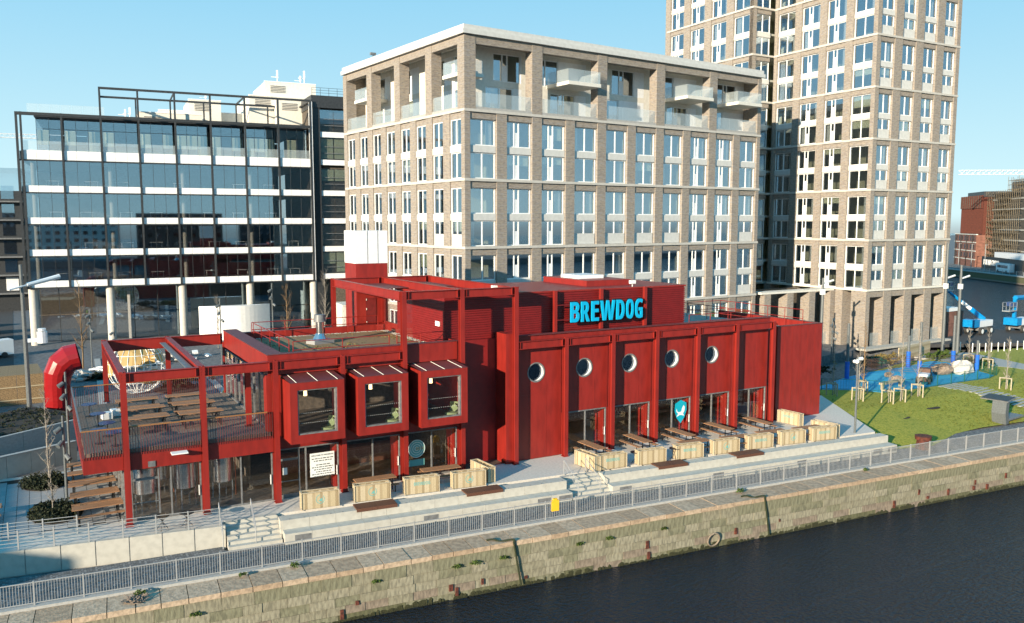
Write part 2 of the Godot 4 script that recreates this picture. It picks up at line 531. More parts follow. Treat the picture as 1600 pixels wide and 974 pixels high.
	while x < 72:
		bx(f, "post", Vector3(x - .03, -.96, -.03), Vector3(x + .03, .14, .03), M.galvanised, ft)
		bx(f, "rail", Vector3(x + .031, .06, -.022), Vector3(x + 1.869, .10, .022), M.galvanised, ft)
		bx(f, "rail", Vector3(x + .031, -.86, -.015), Vector3(x + 1.869, -.82, .015), M.galvanised, ft)
		for k in range(1, 17):
			var q := x + k * 1.9 / 17
			bars.box(Vector3(q - .009, -.815, -.009), Vector3(q + .009, .055, .009), ft)
		x += 1.9
	stuff(mi(f, "balusters", bars.mesh(), M.galvanised))
	for q in [[21.0, "yellow lifebuoy housing on the dock fence below the middle steps"], [61.5, "yellow lifebuoy housing on the dock fence beside the lawn"]]:
		var lb := MB.new()
		lb.box(Vector3(q[0] - .22, -.5, -.12), Vector3(q[0] + .22, .1, .05), ft)
		lb.box(Vector3(q[0] - .12, .1, -.10), Vector3(q[0] + .12, .2, .03), ft)
		one("lifebuoy_housing", lb.mesh(), M.yellow, ID, q[1], "lifebuoy", "lifebuoy housings")

func blob(b: MB, c: Vector3, r: Vector3, s: int, h: int) -> void:
	var rows := []
	for j in h + 1:
		var th := PI * j / h
		var row := PackedVector3Array()
		for i in s:
			var k := .8 + .4 * rng.randf()
			row.append(c + Vector3(sin(th) * cos(TAU * i / s) * r.x, cos(th) * r.y, sin(th) * sin(TAU * i / s) * r.z) * (k if j > 0 and j < h else 1.0))
		rows.append(row)
	for j in h:
		for i in s:
			var n := (i + 1) % s
			b.quad(rows[j][i], rows[j][n], rows[j + 1][n], rows[j + 1][i])

func leaves(b: MB, c: Vector3, r: Vector3, n: int, s: float) -> void:
	for k in n:
		var u := Vector3(rng.randfn(), absf(rng.randfn()), rng.randfn()).normalized() * pow(rng.randf(), .45)
		var p := c + u * r
		var a := Vector3(rng.randfn(), rng.randfn(), rng.randfn()).normalized() * s * rng.randf_range(.6, 1.2)
		var e := a.cross(Vector3(rng.randfn(), rng.randfn(), rng.randfn())).normalized() * s * .45
		b.tri(p - e, p + e, p + a)
		b.tri(p - e, p + a, p - a * .4)

# ------------------------------------------------------------------ windows and facades
var wcache := {}
func window_meshes(w: float, h: float, kind: int) -> Array:   # [frame mesh, [pane rects]]
	var key := "%.2f_%.2f_%d" % [w, h, kind]
	if wcache.has(key):
		return wcache[key]
	var b := MB.new()
	var f := .09
	b.box(Vector3(0, 0, -.06), Vector3(w, f, .06)); b.box(Vector3(0, h - f, -.06), Vector3(w, h, .06))
	b.box(Vector3(0, f, -.06), Vector3(f, h - f, .06)); b.box(Vector3(w - f, f, -.06), Vector3(w, h - f, .06))
	var cuts := [w * .5] if kind == 0 else [w * .34, w * .52]
	for c in cuts:
		b.box(Vector3(c - .05, f, -.06), Vector3(c + .05, h - f, .06))
	var panes := []
	var x0 := f
	for c in cuts + [w - f + .05]:
		panes.append([x0, c - .05])
		x0 = c + .05
	wcache[key] = [b.mesh(), panes]
	return wcache[key]

func window(p: Node, t: Transform3D, x: float, y: float, w: float, h: float, kind: int, gm: Material, z := -.34, extra := true) -> void:
	var wm := window_meshes(w, h, kind)
	var o := mi(p, "window", wm[0], M.white_paint, t * Transform3D(Basis(), Vector3(x, y, z)))
	var panes: Array = wm[1]
	for k in panes.size():
		var r: Array = panes[k]
		if kind == 1 and k == 1:
			bx(o, "vent_panel", Vector3(r[0], .09, -.03), Vector3(r[1], h * .58, .03), M.white_panel)
			bx(o, "pane", Vector3(r[0], h * .58 + .003, -.008), Vector3(r[1], h - .09, .008), gm)
		else:
			bx(o, "pane", Vector3(r[0], .09, -.008), Vector3(r[1], h - .09, .008), gm)
	if extra:
		var q := rng.randf()
		if q < .42:
			var c0: float = w * .72 if rng.randf() < .6 else .12
			var cb := MB.new()
			var cw := w * .24
			for k in 8:
				cb.box(Vector3(c0 + cw * k / 8, .05, -.34 - .05 * (k % 2)), Vector3(c0 + cw * (k + 1) / 8, h - .08, -.30 - .05 * (k % 2)))
			mi(o, "curtain", cb.mesh(), M.curtain)
		elif q < .55:
			bx(o, "blind", Vector3(.12, h * rng.randf_range(.35, .7), -.22), Vector3(w - .12, h - .1, -.20), M.blind)

# two storeys between stone bands: y0 = top of the lower band, y1 = top of the upper band
func storeys(p: Node, t: Transform3D, n: int, bw: float, ww: float, y0: float, y1: float, kinds: Array, gm: Material, half := [], wz := -.34) -> void:
	var L := n * bw
	bx(p, "band", Vector3(-.06, y1 - .24, -.5), Vector3(L + .06, y1, .07), M.band_stone, t)
	for i in n:
		var x := i * bw + (bw - ww) * .5
		var top := y1 - .243
		bx(p, "lintel", Vector3(x - .002, top - .58, -.5), Vector3(x + ww + .002, top, -.10), M.brick, t)
		var hgt := (top - .58 - y0 - .62) * .5
		bx(p, "spandrel", Vector3(x, y0 + hgt, -.42), Vector3(x + ww, y0 + hgt + .62, wz + .18), M.spandrel, t)
		for q in 2:
			var yy := y0 + (hgt + .62) * q + .005
			window(p, t, x + .003, yy, ww - .006, hgt - .01, kinds[i % kinds.size()], gm, wz)
		if half.has(i):
			bx(p, "balustrade", Vector3(x + .1, y0 + .06, wz + .1), Vector3(x + ww - .1, y0 + 1.1, wz + .12), M.spandrel, t)

func piers(p: Node, t: Transform3D, n: int, bw: float, pw: float, y0: float, y1: float, ends := true) -> void:
	for i in n + 1:
		var a := i * bw - pw * .5
		var b := i * bw + pw * .5
		if i == 0:
			a = .004 if ends else .0
		if i == n:
			b = n * bw - .004
		bx(p, "pier", Vector3(a, y0, -.6), Vector3(b, y1, 0), M.brick, t)

func face(o: Vector3, deg: float) -> Transform3D:   # x runs along the facade, z points out
	return Transform3D(Basis(Vector3.UP, deg_to_rad(deg)), o)

func apartments() -> void:
	var L := 40.4
	var D := 26.0
	var o := thing("apartment_block", Vector3(30.43, 0, -23.05), deg_to_rad(5.51), "pale brick apartment block with corner loggias and glass balconies behind the red building", "apartment block")
	var R := ID
	var W := face(Vector3(0, 0, -D), -90)   # left face: runs from the back to the corner
	var kr := [0, 1, 1, 0, 0, 0, 0, 1, 1, 0]
	var bands := [1.0, 7.12, 13.28, 19.44, 25.62]
	for k in 4:
		storeys(o, R, 10, L / 10, 2.85, bands[k], bands[k + 1], kr, M.glass_home, [3, 4, 5, 6, 9] if k in [1, 2] else [])
		storeys(o, W, 8, D / 8, 2.0, bands[k], bands[k + 1], [0], M.glass_home, [6, 7] if k in [1, 2] else [], -.2)
	piers(o, R, 10, L / 10, 1.12, 0, 25.37)
	piers(o, W, 8, D / 8, 1.22, 0, 25.37)
	# inside: core, slabs
	bx(o, "core_wall", Vector3(4.2, 0, -D + 3), Vector3(L - 3, 25.4, -4.6), M.interior_mid)
	for k in 9:
		var y := 1.0 + 3.08 * k
		bx(o, "floor_slab", Vector3(.62, y - .28, -D + .5), Vector3(L - .6, y, -.62), M.interior_pale)
	for k in 9:   # party walls between the flats
		bx(o, "party_wall", Vector3(L / 10 * (k + 1) - .1, 0, -4.58), Vector3(L / 10 * (k + 1) + .1, 25.4, -.62), M.interior_mid)
	for k in 7:
		bx(o, "party_wall", Vector3(.62, 0, -D / 8 * (k + 1) - .1), Vector3(4.18, 25.4, -D / 8 * (k + 1) + .1), M.interior_mid)
	bx(o, "rear_wall", Vector3(0, 0, -D - .3), Vector3(L, 32, -D), M.brick)
	bx(o, "end_wall", Vector3(L - .003, 0, -D), Vector3(L + .35, 32, -.3), M.brick)
	# two-storey loggias
	bx(o, "loggia_floor", Vector3(.1, 25.3, -D + .1), Vector3(L - .1, 25.62, -.1), M.concrete_grey)
	for q in [[R, 5, L / 5, L, 4], [W, 4, D / 4, D, 3]]:
		var t: Transform3D = q[0]
		var n: int = q[1]
		var bw: float = q[2]
		for i in n + 1:
			var a := maxf(i * bw - .6, .006)
			var b := minf(i * bw + .6, n * bw - .006)
			bx(o, "loggia_pier", Vector3(a, 25.62, -1.1 if i > 0 and i < n else -1.2), Vector3(b, 32.0, 0), M.brick, t)
			if i < n:
				bx(o, "loggia_beam", Vector3(i * bw + .6, 31.35, -.7), Vector3((i + 1) * bw - .6, 32.0, -.05), M.brick, t)
				bx(o, "coping_rail", Vector3(i * bw + .6, 25.62, -.3), Vector3((i + 1) * bw - .6, 25.85, -.02), M.concrete_grey, t)
				for g in 3:
					var gw := (bw - 1.2) / 3
					bx(o, "balcony_pane", Vector3(i * bw + .6 + gw * g + .02, 25.85, -.16), Vector3(i * bw + .6 + gw * (g + 1) - .02, 27.15, -.14), M.glass_rail, t)
				# recessed wall: white cladding with windows, upper and lower
				var x0 := i * bw
				var xe := x0 + bw
				var zz := -2.6
				if n == 5 and i == 0:
					x0 = 2.6
				if n == 4 and i == 3:
					xe = bw * 4 - 2.9
				for fl in 2:
					var y := 25.62 + fl * 3.15
					var flip := (i + fl) % 2 == 0
					var wx := x0 + minf(1.3 if flip else bw - 4.6, xe - x0 - 3.3)
					bx(o, "cladding", Vector3(x0, y + 2.62, zz - .3), Vector3(xe, y + 3.15, zz), M.cream, t)
					bx(o, "cladding", Vector3(x0, y, zz - .3), Vector3(wx, y + 2.62, zz), M.cream, t)
					bx(o, "cladding", Vector3(wx + 3.2, y, zz - .3), Vector3(xe, y + 2.62, zz), M.white_panel, t)
					window(o, t, wx + .005, y + .02, 3.19, 2.59, (i + fl) % 2, M.glass_home, zz - .12, fl == 0)
				var bay_out: bool = [[false, true, false, true, true], [true, false, false, true]][0 if n == 5 else 1][i]
				if bay_out:
					var bxx := x0 + bw * .38
					bx(o, "balcony_slab", Vector3(bxx, 28.62, -2.6), Vector3(bxx + bw * .5, 28.95, .9 if n == 5 else -.1), M.cream, t)
					for g in 2:
						bx(o, "balcony_pane", Vector3(bxx + bw * .25 * g + .03, 28.95, .8 if n == 5 else -.2), Vector3(bxx + bw * .25 * (g + 1) - .03, 30.1, .82 if n == 5 else -.18), M.glass_rail, t)
					bx(o, "balcony_pane", Vector3(bxx + .02, 28.95, -2.5), Vector3(bxx + .04, 30.1, .78 if n == 5 else -.22), M.glass_rail, t)
					bx(o, "balcony_pane", Vector3(bxx + bw * .5 - .04, 28.95, -2.5), Vector3(bxx + bw * .5 - .02, 30.1, .78 if n == 5 else -.22), M.glass_rail, t)
	bx(o, "loggia_core", Vector3(5, 25.7, -D + 2.5), Vector3(L - 3, 31.9, -4.5), M.interior_mid)
	bx(o, "loggia_ceiling", Vector3(.2, 31.95, -D + .2), Vector3(L - .2, 32.1, -.2), M.cream)
	bx(o, "cornice", Vector3(-.25, 32.1, -D - .3), Vector3(L + .3, 32.5, .25), M.spandrel)
	bx(o, "cornice", Vector3(-.12, 32.5, -D - .2), Vector3(L + .2, 32.9, .12), M.spandrel)
	var cam := MB.new()
	cam.tube(Vector3(.3, 32.9, -19), Vector3(.3, 33.3, -19), .05, .05, 6)
	cam.box(Vector3(.0, 33.25, -19.15), Vector3(.6, 33.5, -18.85))
	mi(o, "roof_camera", cam.mesh(), M.grey_metal)
	var ch := thing("balcony_chair", Vector3(30.43, 0, -23.05) + Basis(Vector3.UP, deg_to_rad(5.51)) * Vector3(1.2, 28.952, -2.2), 0, "black garden chair on the upper corner balcony of the brick block", "chair")
	bx(ch, "seat", Vector3(-.25, .4, -.25), Vector3(.25, .46, .25), M.black)
	bx(ch, "backrest", Vector3(-.25, .463, .2), Vector3(.25, .95, .25), M.black)
	for sx in [-.22, .22]:
		for sz in [-.22, .22]:
			bx(ch, "leg", Vector3(sx - .02, 0, sz - .02), Vector3(sx + .02, .397, sz + .02), M.black)

func tower() -> void:
	var o := thing("apartment_tower", Vector3(84.88, 0, -22.64), 0, "tall pale brick apartment tower with stepped corner and open ground colonnade", "apartment tower")
	var top := 50.1
	var Rt := ID
	var Lt := face(Vector3(0, 0, -16.2), -90)
	var Af := face(Vector3(-4.0, 0, -16.2), 0)
	var Al := face(Vector3(-4.0, 0, -16.2 - 17.6), -90)
	var bands := []
	for k in 8:
		bands.append(7.3 + 6.12 * k)
	for k in 7:
		storeys(o, Rt, 4, 4.0, 2.5, bands[k], bands[k + 1], [0], M.glass_home, [0, 1, 2, 3])
		storeys(o, Lt, 4, 4.05, 2.95, bands[k], bands[k + 1], [0, 1, 1, 0], M.glass_home)
		storeys(o, Af, 1, 4.0, 2.7, bands[k], bands[k + 1], [0], M.glass_home)
		if k >= 3:
			storeys(o, Al, 4, 4.4, 3.0, bands[k], bands[k + 1], [1, 1, 1, 0], M.glass_home)
	piers(o, Rt, 4, 4.0, 1.42, 7.3, top)
	piers(o, Lt, 4, 4.05, 1.1, 7.3, top)
	piers(o, Al, 4, 4.4, 1.35, 0, top)
	bx(o, "pier", Vector3(-4.0, 0, -16.8), Vector3(-3.35, top, -16.2), M.brick)
	bx(o, "core_wall", Vector3(4.0, 0, -32), Vector3(12, top, -4.0), M.interior_mid)
	bx(o, "core_wall", Vector3(-.6, 0, -32), Vector3(3.9, top, -20.4), M.interior_mid)
	bx(o, "rear_wall", Vector3(-4, 0, -34.2), Vector3(16, top, -33.8), M.brick)
	bx(o, "end_wall", Vector3(15.6, 7.3, -33.8), Vector3(15.996, top, -.62), M.brick)
	for k in 15:
		var y := 7.3 + 3.06 * k
		bx(o, "floor_slab", Vector3(.62, y - .28, -15.6), Vector3(15.5, y, -.62), M.interior_pale)
		bx(o, "floor_slab", Vector3(-3.3, y - .28, -33.5), Vector3(15.5, y, -16.83), M.interior_pale)
	bx(o, "roof", Vector3(-4.2, top, -34.4), Vector3(16.2, top + .5, .2), M.cream)
	# ground colonnade
	bx(o, "band", Vector3(-.06, 7.06, -.5), Vector3(16.06, 7.298, .10), M.cream)
	bx(o, "band", Vector3(-.10, 7.06, -16.2), Vector3(.5, 7.296, -.502), M.cream)
	for i in 5:
		bx(o, "colonnade_pier", Vector3(i * 4.0 - (.71 if i else 0.0), 0, -2.2), Vector3(i * 4.0 + (.71 if i < 4 else 0.0), 7.06, -.004), M.brick)
		if i < 4:
			bx(o, "colonnade_beam", Vector3(i * 4.0 + .71, 6.3, -.6), Vector3(i * 4.0 + 3.29, 7.06, -.08), M.brick)
			bx(o, "terrace_pane", Vector3(i * 4.0 + 1.6, .1, -.5), Vector3(i * 4.0 + 3.2, 1.8, -.47), M.glass_rail)
			bx(o, "shopfront", Vector3(i * 4.0 + .72, 0, -3.0), Vector3(i * 4.0 + 3.28, 6.9, -2.9), M.glass_shop)
		if i > 0:
			bx(o, "colonnade_pier", Vector3(.006, 0, -i * 4.05 - .55), Vector3(1.8, 7.06, -i * 4.05 + .55), M.brick)
			bx(o, "shopfront", Vector3(2.0, 0, -i * 4.05 + .6), Vector3(2.1, 6.9, -i * 4.05 + 3.4), M.glass_shop)
	bx(o, "soffit", Vector3(.6, 6.93, -33), Vector3(15.6, 7.02, -.6), M.interior_mid)
	# colonnade that links block and tower
	var l := thing("link_colonnade", Vector3(71.35, 0, -26.9), deg_to_rad(2), "low brick colonnade linking the apartment block to the tower", "colonnade")
	for i in 4:
		bx(l, "pier", Vector3(i * 4.0 + .8, 0, -1.6), Vector3(i * 4.0 + 1.9, 6.9, 0), M.brick)
	bx(l, "beam", Vector3(.2, 6.9, -1.6), Vector3(13.4, 7.15, .05), M.cream)
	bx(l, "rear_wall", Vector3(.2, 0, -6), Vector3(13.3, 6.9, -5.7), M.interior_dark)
	for i in 3:
		bx(l, "railing", Vector3(i * 4.0 + 1.92, .0, -.5), Vector3(i * 4.0 + 4.78, 1.6, -.46), M.glass_rail)

func office() -> void:
	var o := thing("office_building", Vector3(-4.4, 0, -75.47), deg_to_rad(-4), "dark glass office building with white floor bands and roof frame", "office building")
	var n := 8
	var bw := 4.42
	var L := n * bw
	var D := 26.0
	var lv := [8.15, 12.1, 16.1, 20.05, 24.4]   # tops of the white bands
	for i in n + 1:
		bx(o, "post", Vector3(i * bw - .11, 7.3, -.1), Vector3(i * bw + .11, 29.0 if i < 2 else 32.3, .34), M.dark_metal)
	for k in 5:
		var bh := 1.15 if k == 4 else .8
		bx(o, "floor_slab", Vector3(-.3, lv[k] - bh, -D), Vector3(L + .1, lv[k] - .1, -.25), M.grey_metal)
		bx(o, "sill_beam", Vector3(-.4, lv[k] - bh - .16, -.2), Vector3(L + .2, lv[k] - bh, .22), M.dark_metal)
		for i in n:
			for q in 3:
				var w := (bw - .24) / 3
				var x := i * bw + .12 + q * w
				bx(o, "band_panel", Vector3(x + .012, lv[k] - bh + .003, -.24), Vector3(x + w - .012, lv[k], .12), M.white_panel)
				if k < 4:
					var y1: float = lv[k + 1] - (1.31 if k == 3 else .96)
					bx(o, "pane", Vector3(x + .02, lv[k] + .003, -.06), Vector3(x + w - .02, y1, -.03), M.glass_office)
					if q:
						bx(o, "mullion", Vector3(x - .019, lv[k] + .003, -.1), Vector3(x + .019, y1, .03), M.dark_metal)
				else:
					# set-back top floor with balcony panes in front
					bx(o, "balcony_pane", Vector3(x + .03, lv[k] + .003, .0), Vector3(x + w - .03, lv[k] + 1.15, .02), M.glass_rail)
					if i > 0 or q > 0:
						bx(o, "pane", Vector3(x + .02, lv[k], -2.06), Vector3(x + w - .02, 27.2, -2.03), M.glass_office)
						bx(o, "pane", Vector3(x + .02, 27.26, -2.06), Vector3(x + w - .02, 28.6, -2.03), M.glass_office)
						bx(o, "mullion", Vector3(x - .019, lv[k], -2.1), Vector3(x + .019, 28.6, -2.0), M.dark_metal)
						if rng.randf() < .55:
							bx(o, "blind", Vector3(x + .06, lv[k] + (.9 if rng.randf() < .6 else 0.1), -2.4), Vector3(x + w - .06, 27.1, -2.38), M.blind)
	# inner walls, columns
	bx(o, "core_wall", Vector3(7, 0, -D), Vector3(L - 6, 28.6, -10.0), M.grey_metal)
	for k in 4:
		for i in 5:
			var c := CylinderMesh.new()
			c.top_radius = .3; c.bottom_radius = .3
			c.height = lv[k + 1] - lv[k] - .1
			mi(o, "inner_column", c, M.interior_pale, Transform3D(Basis(), Vector3(i * 8.8 + .9, (lv[k] + lv[k + 1]) * .5 - .5, -2.2)))
		for i in 9:
			if rng.randf() < .8:
				var ds := MB.new()
				var xx := 2.0 + i * 3.8 + rng.randf()
				ds.box(Vector3(xx, lv[k] + .7, -3.6), Vector3(xx + 1.6, lv[k] + .75, -2.8))
				for lx in [.1, 1.45]:
					ds.box(Vector3(xx + lx, lv[k], -3.3), Vector3(xx + lx + .06, lv[k] + .7, -3.2))
				mi(o, "inner_desk", ds.mesh(), M.white_paint)
	bx(o, "side_wall", Vector3(-.5, 7.3, -D), Vector3(-.3, 24.3, -.26), M.glass_office)
	bx(o, "side_wall", Vector3(1.45, 24.4, -D), Vector3(1.52, 28.6, -2.1), M.glass_office)
	bx(o, "rear_wall", Vector3(-.3, 0, -D - .3), Vector3(L, 24.3, -D), M.dark_metal)
	bx(o, "rear_wall", Vector3(1.5, 24.3, -D - .3), Vector3(L, 28.6, -D), M.dark_metal)
	bx(o, "roof", Vector3(1.3, 28.7, -D), Vector3(L + .2, 29.0, -1.8), M.dark_metal)
	bx(o, "roof_beam", Vector3(-.6, 28.62, -.12), Vector3(L + .1, 28.98, .36), M.dark_metal)
	bx(o, "corner_post", Vector3(-.6, 7.3, -.1), Vector3(-.34, 28.6, .34), M.dark_metal)
	bx(o, "roof_frame", Vector3(2 * bw - .11, 32.3, -.1), Vector3(L + .1, 32.55, .3), M.dark_metal)
	bx(o, "roof_frame", Vector3(2 * bw - .11, 32.3, -8), Vector3(2 * bw + .11, 32.55, -.102), M.dark_metal)
	bx(o, "roof_frame", Vector3(2 * bw - .11, 32.3, -8.3), Vector3(L + .1, 32.55, -8.0), M.dark_metal)
	for i in range(2, n + 1):
		bx(o, "roof_post", Vector3(i * bw - .1, 29.0, -8.2), Vector3(i * bw + .1, 32.3, -8.0), M.dark_metal)
		if i % 2 == 0 and i > 2:
			bx(o, "roof_frame", Vector3(i * bw - .08, 32.32, -8), Vector3(i * bw + .08, 32.5, -.102), M.dark_metal)
	for i in 7:
		bx(o, "terrace_pane", Vector3(i * 1.25 + .6, 29.0, -1.9), Vector3(i * 1.25 + 1.82, 30.3, -1.88), M.glass_rail)
	for i in 5:   # round ground-floor columns
		var c := CylinderMesh.new()
		c.top_radius = .52; c.bottom_radius = .52; c.height = 7.25
		mi(o, "column", c, M.band_stone, Transform3D(Basis(), Vector3(i * 8.8 + .2, 3.625, -.6)))
	for i in 12:
		for j in 2:
			bx(o, "lobby_pane", Vector3(i * 2.95 + .05, .1 + 3.5 * j, -3.0), Vector3(i * 2.95 + 2.9, 3.5 + 3.5 * j, -2.97), M.glass_office)
		bx(o, "lobby_mullion", Vector3(i * 2.95 - .05, 0, -3.05), Vector3(i * 2.95 + .05, 7.2, -2.92), M.dark_metal)
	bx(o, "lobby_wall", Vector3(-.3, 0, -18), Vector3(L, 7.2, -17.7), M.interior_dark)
	for q in [[-1.0, 18.0], [24, 31]]:
		bx(o, "lobby_portal", Vector3(q[0] + 12, 0, -3.2), Vector3(q[0] + 12.4, 6.4, -2.6), M.concrete_grey)
	# plant rooms on the roof
	for q in [[13.5, 22.0, 29, 30.8, -22, -9.5], [20.5, 25.0, 29, 33.4, -22, -13], [16.5, 29.5, 29, 31.9, -24, -15], [28.5, 38.5, 29, 34.0, -23, -9.0], [31.2, 38.8, 29, 36.5, -23, -11.5], [32, 40, 29, 33.4, -8.9, -7]]:
		bx(o, "plant_room", Vector3(q[0], q[2], q[4]), Vector3(q[1], q[3], q[5]), M.cream)
		for k in 5:   # louvre blades and a parapet rail on the room's front
			bx(o, "louvre_blade", Vector3(q[0] + .8, q[3] - 1.5 + k * .22, q[5] + .004), Vector3(q[0] + 3.0, q[3] - 1.42 + k * .22, q[5] + .1), M.grey_metal)
		bx(o, "roof_flashing", Vector3(q[0] - .05, q[3] + .003, q[5] - .4), Vector3(q[1] + .05, q[3] + .12, q[5] + .06), M.white_panel)
	for q in [[33.5, 36.5, 2.2], [37.6, 36.5, 2.4], [37.0, 36.5, 1.6], [23.0, 33.4, 1.0], [12, 30, 1.6], [12.6, 30, 1.9]]:
		var ab := MB.new()
		ab.tube(Vector3(q[0], q[1], -14), Vector3(q[0], q[1] + q[2], -14), .05, .05, 6)
		ab.box(Vector3(q[0] - .12, q[1] + q[2] * .45, -14.1), Vector3(q[0] + .12, q[1] + q[2], -13.85))
		ab.box(Vector3(q[0] - .9, q[1] + q[2] * .5, -14.05), Vector3(q[0] + .2, q[1] + q[2] * .55, -14.0))
		mi(o, "antenna", ab.mesh(), M.white_panel)
	# black side wing
	var b := thing("office_wing", o.position + o.basis * Vector3(L + .25, 0, 0), deg_to_rad(-4), "black framed office wing with pale green blinds between glass office and brick block", "office wing")
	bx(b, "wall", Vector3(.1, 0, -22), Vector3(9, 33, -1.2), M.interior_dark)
	bx(b, "roof_fascia", Vector3(0, 31.6, -22), Vector3(9, 33.3, -.2), M.dark_metal)
	bx(b, "edge_wall", Vector3(-.24, 7.3, -1.0), Vector3(.0, 32.3, .3), M.white_panel)
	bx(b, "corner_fin", Vector3(.003, 0, -1.2), Vector3(1.2, 31.6, -.3), M.dark_metal)
	for k in 6:
		var y: float = [8.15, 12.1, 16.1, 20.05, 24.4, 28.3][k]
		bx(b, "band_panel", Vector3(1.2, y - .75, -1.15), Vector3(9, y, -.5), M.white_panel)
		for i in 4:
			bx(b, "pane", Vector3(1.3 + i * 1.95, y + .05, -.8), Vector3(3.2 + i * 1.95, y + 3.1, -.78), M.glass_office)
			for j in 2:
				bx(b, "transom", Vector3(1.3 + i * 1.95, y + .9 + j * .9, -.77), Vector3(3.2 + i * 1.95, y + .97 + j * .9, -.70), M.grey_metal)
			if rng.randf() < .75 and k != 2 and k < 5:
				bx(b, "blind", Vector3(1.35 + i * 1.95, y + (.2 if rng.randf() < .6 else 1.4), -1.0), Vector3(3.15 + i * 1.95, y + 3.0, -.95), M.blind)
	var rl := MB.new()
	for i in 8:
		rl.tube(Vector3(.2 + i * 1.2, 33.3, -.5), Vector3(.2 + i * 1.2, 34.4, -.5), .03, .03, 5)
	for j in 3:
		rl.tube(Vector3(.2, 33.7 + j * .35, -.5), Vector3(8.8, 33.7 + j * .35, -.5), .025, .025, 5)
	mi(b, "roof_railing", rl.mesh(), M.dark_metal)
	# curved white pavilion wall in front of the lobby
	var pw := thing("pavilion_wall", o.position + o.basis * Vector3(19.4, 0, 3.5), deg_to_rad(-4), "curved blank white wall standing before the office lobby", "wall")
	var cb := MB.new()
	for i in 16:
		var x0 := 9.1 * i / 16; var x1 := 9.1 * (i + 1) / 16
		var z0 := 1.6 * sin(PI * i / 16.0); var z1 := 1.6 * sin(PI * (i + 1) / 16.0)
		cb.quad(Vector3(x0, 0, z0), Vector3(x1, 0, z1), Vector3(x1, 4.5, z1), Vector3(x0, 4.5, z0))
		cb.quad(Vector3(x0, 4.5, z0), Vector3(x1, 4.5, z1), Vector3(x1, 4.5, 0), Vector3(x0, 4.5, 0))
	cb.quad(Vector3(9.1, 0, 0), Vector3(0, 0, 0), Vector3(0, 4.5, 0), Vector3(9.1, 4.5, 0))
	mi(pw, "wall_face", cb.mesh(), M.white_paint)
	var kio := thing("cream_store", Vector3(31.5, 0, -62), deg_to_rad(-4), "plain cream store box behind the red frame tower", "store")
	bx(kio, "wall", Vector3(0, 0, -5), Vector3(7, 4.6, 0), M.cream)
	bx(kio, "door", Vector3(1, 0, .003), Vector3(3, 3.6, .06), M.concrete)

func far_building(n: String, pos: Vector3, turn: float, s: Vector3, fl: int, bays: int, wall: Material, label: String) -> Node3D:
	var o := thing(n, pos, turn, label, "building")
	bx(o, "wall", Vector3(0, 0, -s.z), Vector3(s.x, s.y, 0), wall)
	for k in fl:
		for i in bays:
			var w := s.x / bays
			var h := s.y / fl
			bx(o, "window", Vector3((i + .25) * w, (k + .3) * h, .004), Vector3((i + .75) * w, (k + .78) * h, .08), M.glass_round)
	return o

